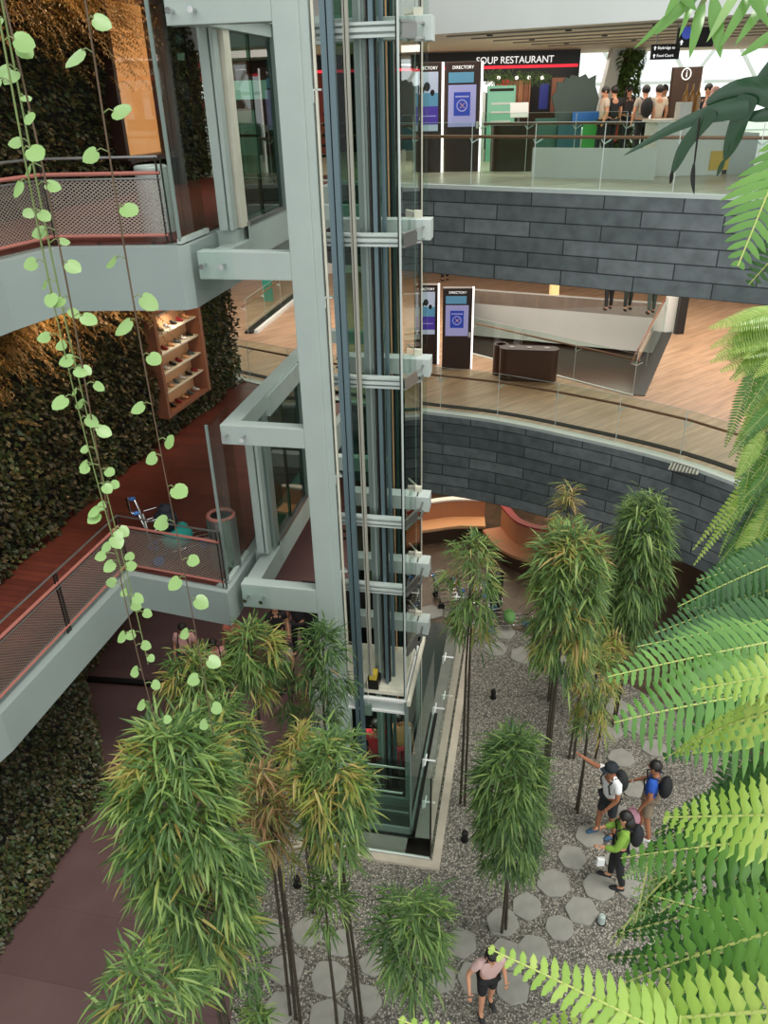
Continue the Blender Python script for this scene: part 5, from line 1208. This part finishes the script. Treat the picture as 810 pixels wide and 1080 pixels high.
strip('leaf_lobe', [(738, 124), (735, 150), (732, 175)], [2, 1.5, 1.5], m=K['darkrail']); strip('leaf_lobe', [(732, 172), (730, 188), (732, 205)], [2, 5, 1], m=K['black'])
strip('leaf_lobe', [(790, 100), (780, 125), (774, 145), (768, 160), (764, 170)], [20, 13, 14, 9, 2]); strip('leaf_lobe', [(764, 168), (760, 177), (756, 186)], [2, 5, 1])
strip('leaf_lobe', [(830, 105), (800, 92), (770, 96), (745, 110)], [22, 20, 16, 8]); strip('leaf_lobe', [(840, 50), (815, 75), (795, 90)], [20, 16, 5], m=PH)
strip('leaf_lobe', [(840, 120), (815, 118), (795, 125), (770, 118)], [14, 12, 8, 3], m=PH)

# planter wall that carries the ferns, right of the frame
pb = MB(); pb.obox((2.0, .6, 6.5), (3.0, 5.2, 0), (.5, -.3, 0), (0, 0, 5.5)); struct('wall_right', pb, K['soil'])

# =================== LIGHT ===================
w = bpy.data.worlds.new('world'); bpy.context.scene.world = w; w.use_nodes = True; nt = w.node_tree; bg = nt.nodes['Background']
tc = nt.nodes.new('ShaderNodeTexCoord'); sx = nt.nodes.new('ShaderNodeSeparateXYZ'); nt.links.new(tc.outputs['Generated'], sx.inputs[0])
rp = nt.nodes.new('ShaderNodeValToRGB'); rp.color_ramp.elements[0].position = .35; rp.color_ramp.elements[0].color = (.55, .56, .55, 1); rp.color_ramp.elements[1].position = .55; rp.color_ramp.elements[1].color = (.95, 1, 1, 1)
mr = nt.nodes.new('ShaderNodeMapRange'); mr.inputs['From Min'].default_value = -1; nt.links.new(sx.outputs['Z'], mr.inputs['Value']); nt.links.new(mr.outputs[0], rp.inputs['Fac']); nt.links.new(rp.outputs[0], bg.inputs['Color'])
bg.inputs['Strength'].default_value = 1.35
sl = bpy.data.lights.new('sun', 'SUN'); sl.energy = 1.6; sl.angle = RD(20); sl.color = (1, .97, .9); so = bpy.data.objects.new('sun', sl); C.objects.link(so)
so.rotation_euler = Vector((-.35, .25, -1)).to_track_quat('-Z', 'Y').to_euler()
def area(name, loc, sx_, sy_, e, col=(1, .93, .82), rot=(0, 0, 0)):
    l = bpy.data.lights.new(name, 'AREA'); l.shape = 'RECTANGLE'; l.size = sx_; l.size_y = sy_; l.energy = e; l.color = col; o = bpy.data.objects.new(name, l); C.objects.link(o); o.location = loc; o.rotation_euler = rot; return o
area('car_fill_light', T(.6, .75, 2.4), .8, .8, 18, (1, .95, .88))  # added fill inside the car so the riders show
area('interior_fill', (6, 24, 3.4), 5, 3, 120)  # added fill inside the void, brightens its white wall
area('interior_fill', (6, 23, 8.0), 12, 6, 520); area('interior_fill', (12, 19, 8.0), 7, 8, 420); area('interior_fill', (-1, 26, 8.0), 8, 5, 260)  # unseen fills added under the slab to brighten the middle-level floor
area('interior_fill', (4, 20, 12.15), 9, 3, 190); area('interior_fill', (4, 25.8, 12.0), 5, 2, 60)  # unseen fills added to brighten the top-level interior
area('interior_fill', (3.5, 20, 2.55), 8, 3, 160, (1, .8, .6)); area('interior_fill', (-3.5, 13, 3.85), 2, 4, 30, (1, .8, .7))  # unseen fills added below the middle level, over benches and left floor
def spot(loc, tgt, e, col=(1, .7, .42), ang=110):
    l = bpy.data.lights.new('warm_spot', 'SPOT'); l.energy = e; l.spot_size = RD(ang); l.spot_blend = .7; l.color = col; l.shadow_soft_size = .06; o = bpy.data.objects.new('warm_spot', l); C.objects.link(o); o.location = loc; o.rotation_euler = (Vector(tgt)-Vector(loc)).to_track_quat('-Z', 'Y').to_euler()
for (x, y) in ((-5.4, 9.8), (-5.0, 12), (-4.6, 14), (-3.9, 16.2)):
    spot((x+.4, y, 8.75), (x-.7, y+.2, 7.6), 110); spot((x+.4, y, 13.8), (x-.7, y+.2, 12.2), 130)
spot(WP(2.7, 7.3, .5), WP(2.7, 6, 0), 25, (1, .85, .7))
sc = bpy.context.scene; sc.view_settings.view_transform = 'Standard'; sc.view_settings.look = 'None'; sc.view_settings.gamma = 1; sc.view_settings.exposure = 0.3; sc.view_settings.use_curve_mapping = False
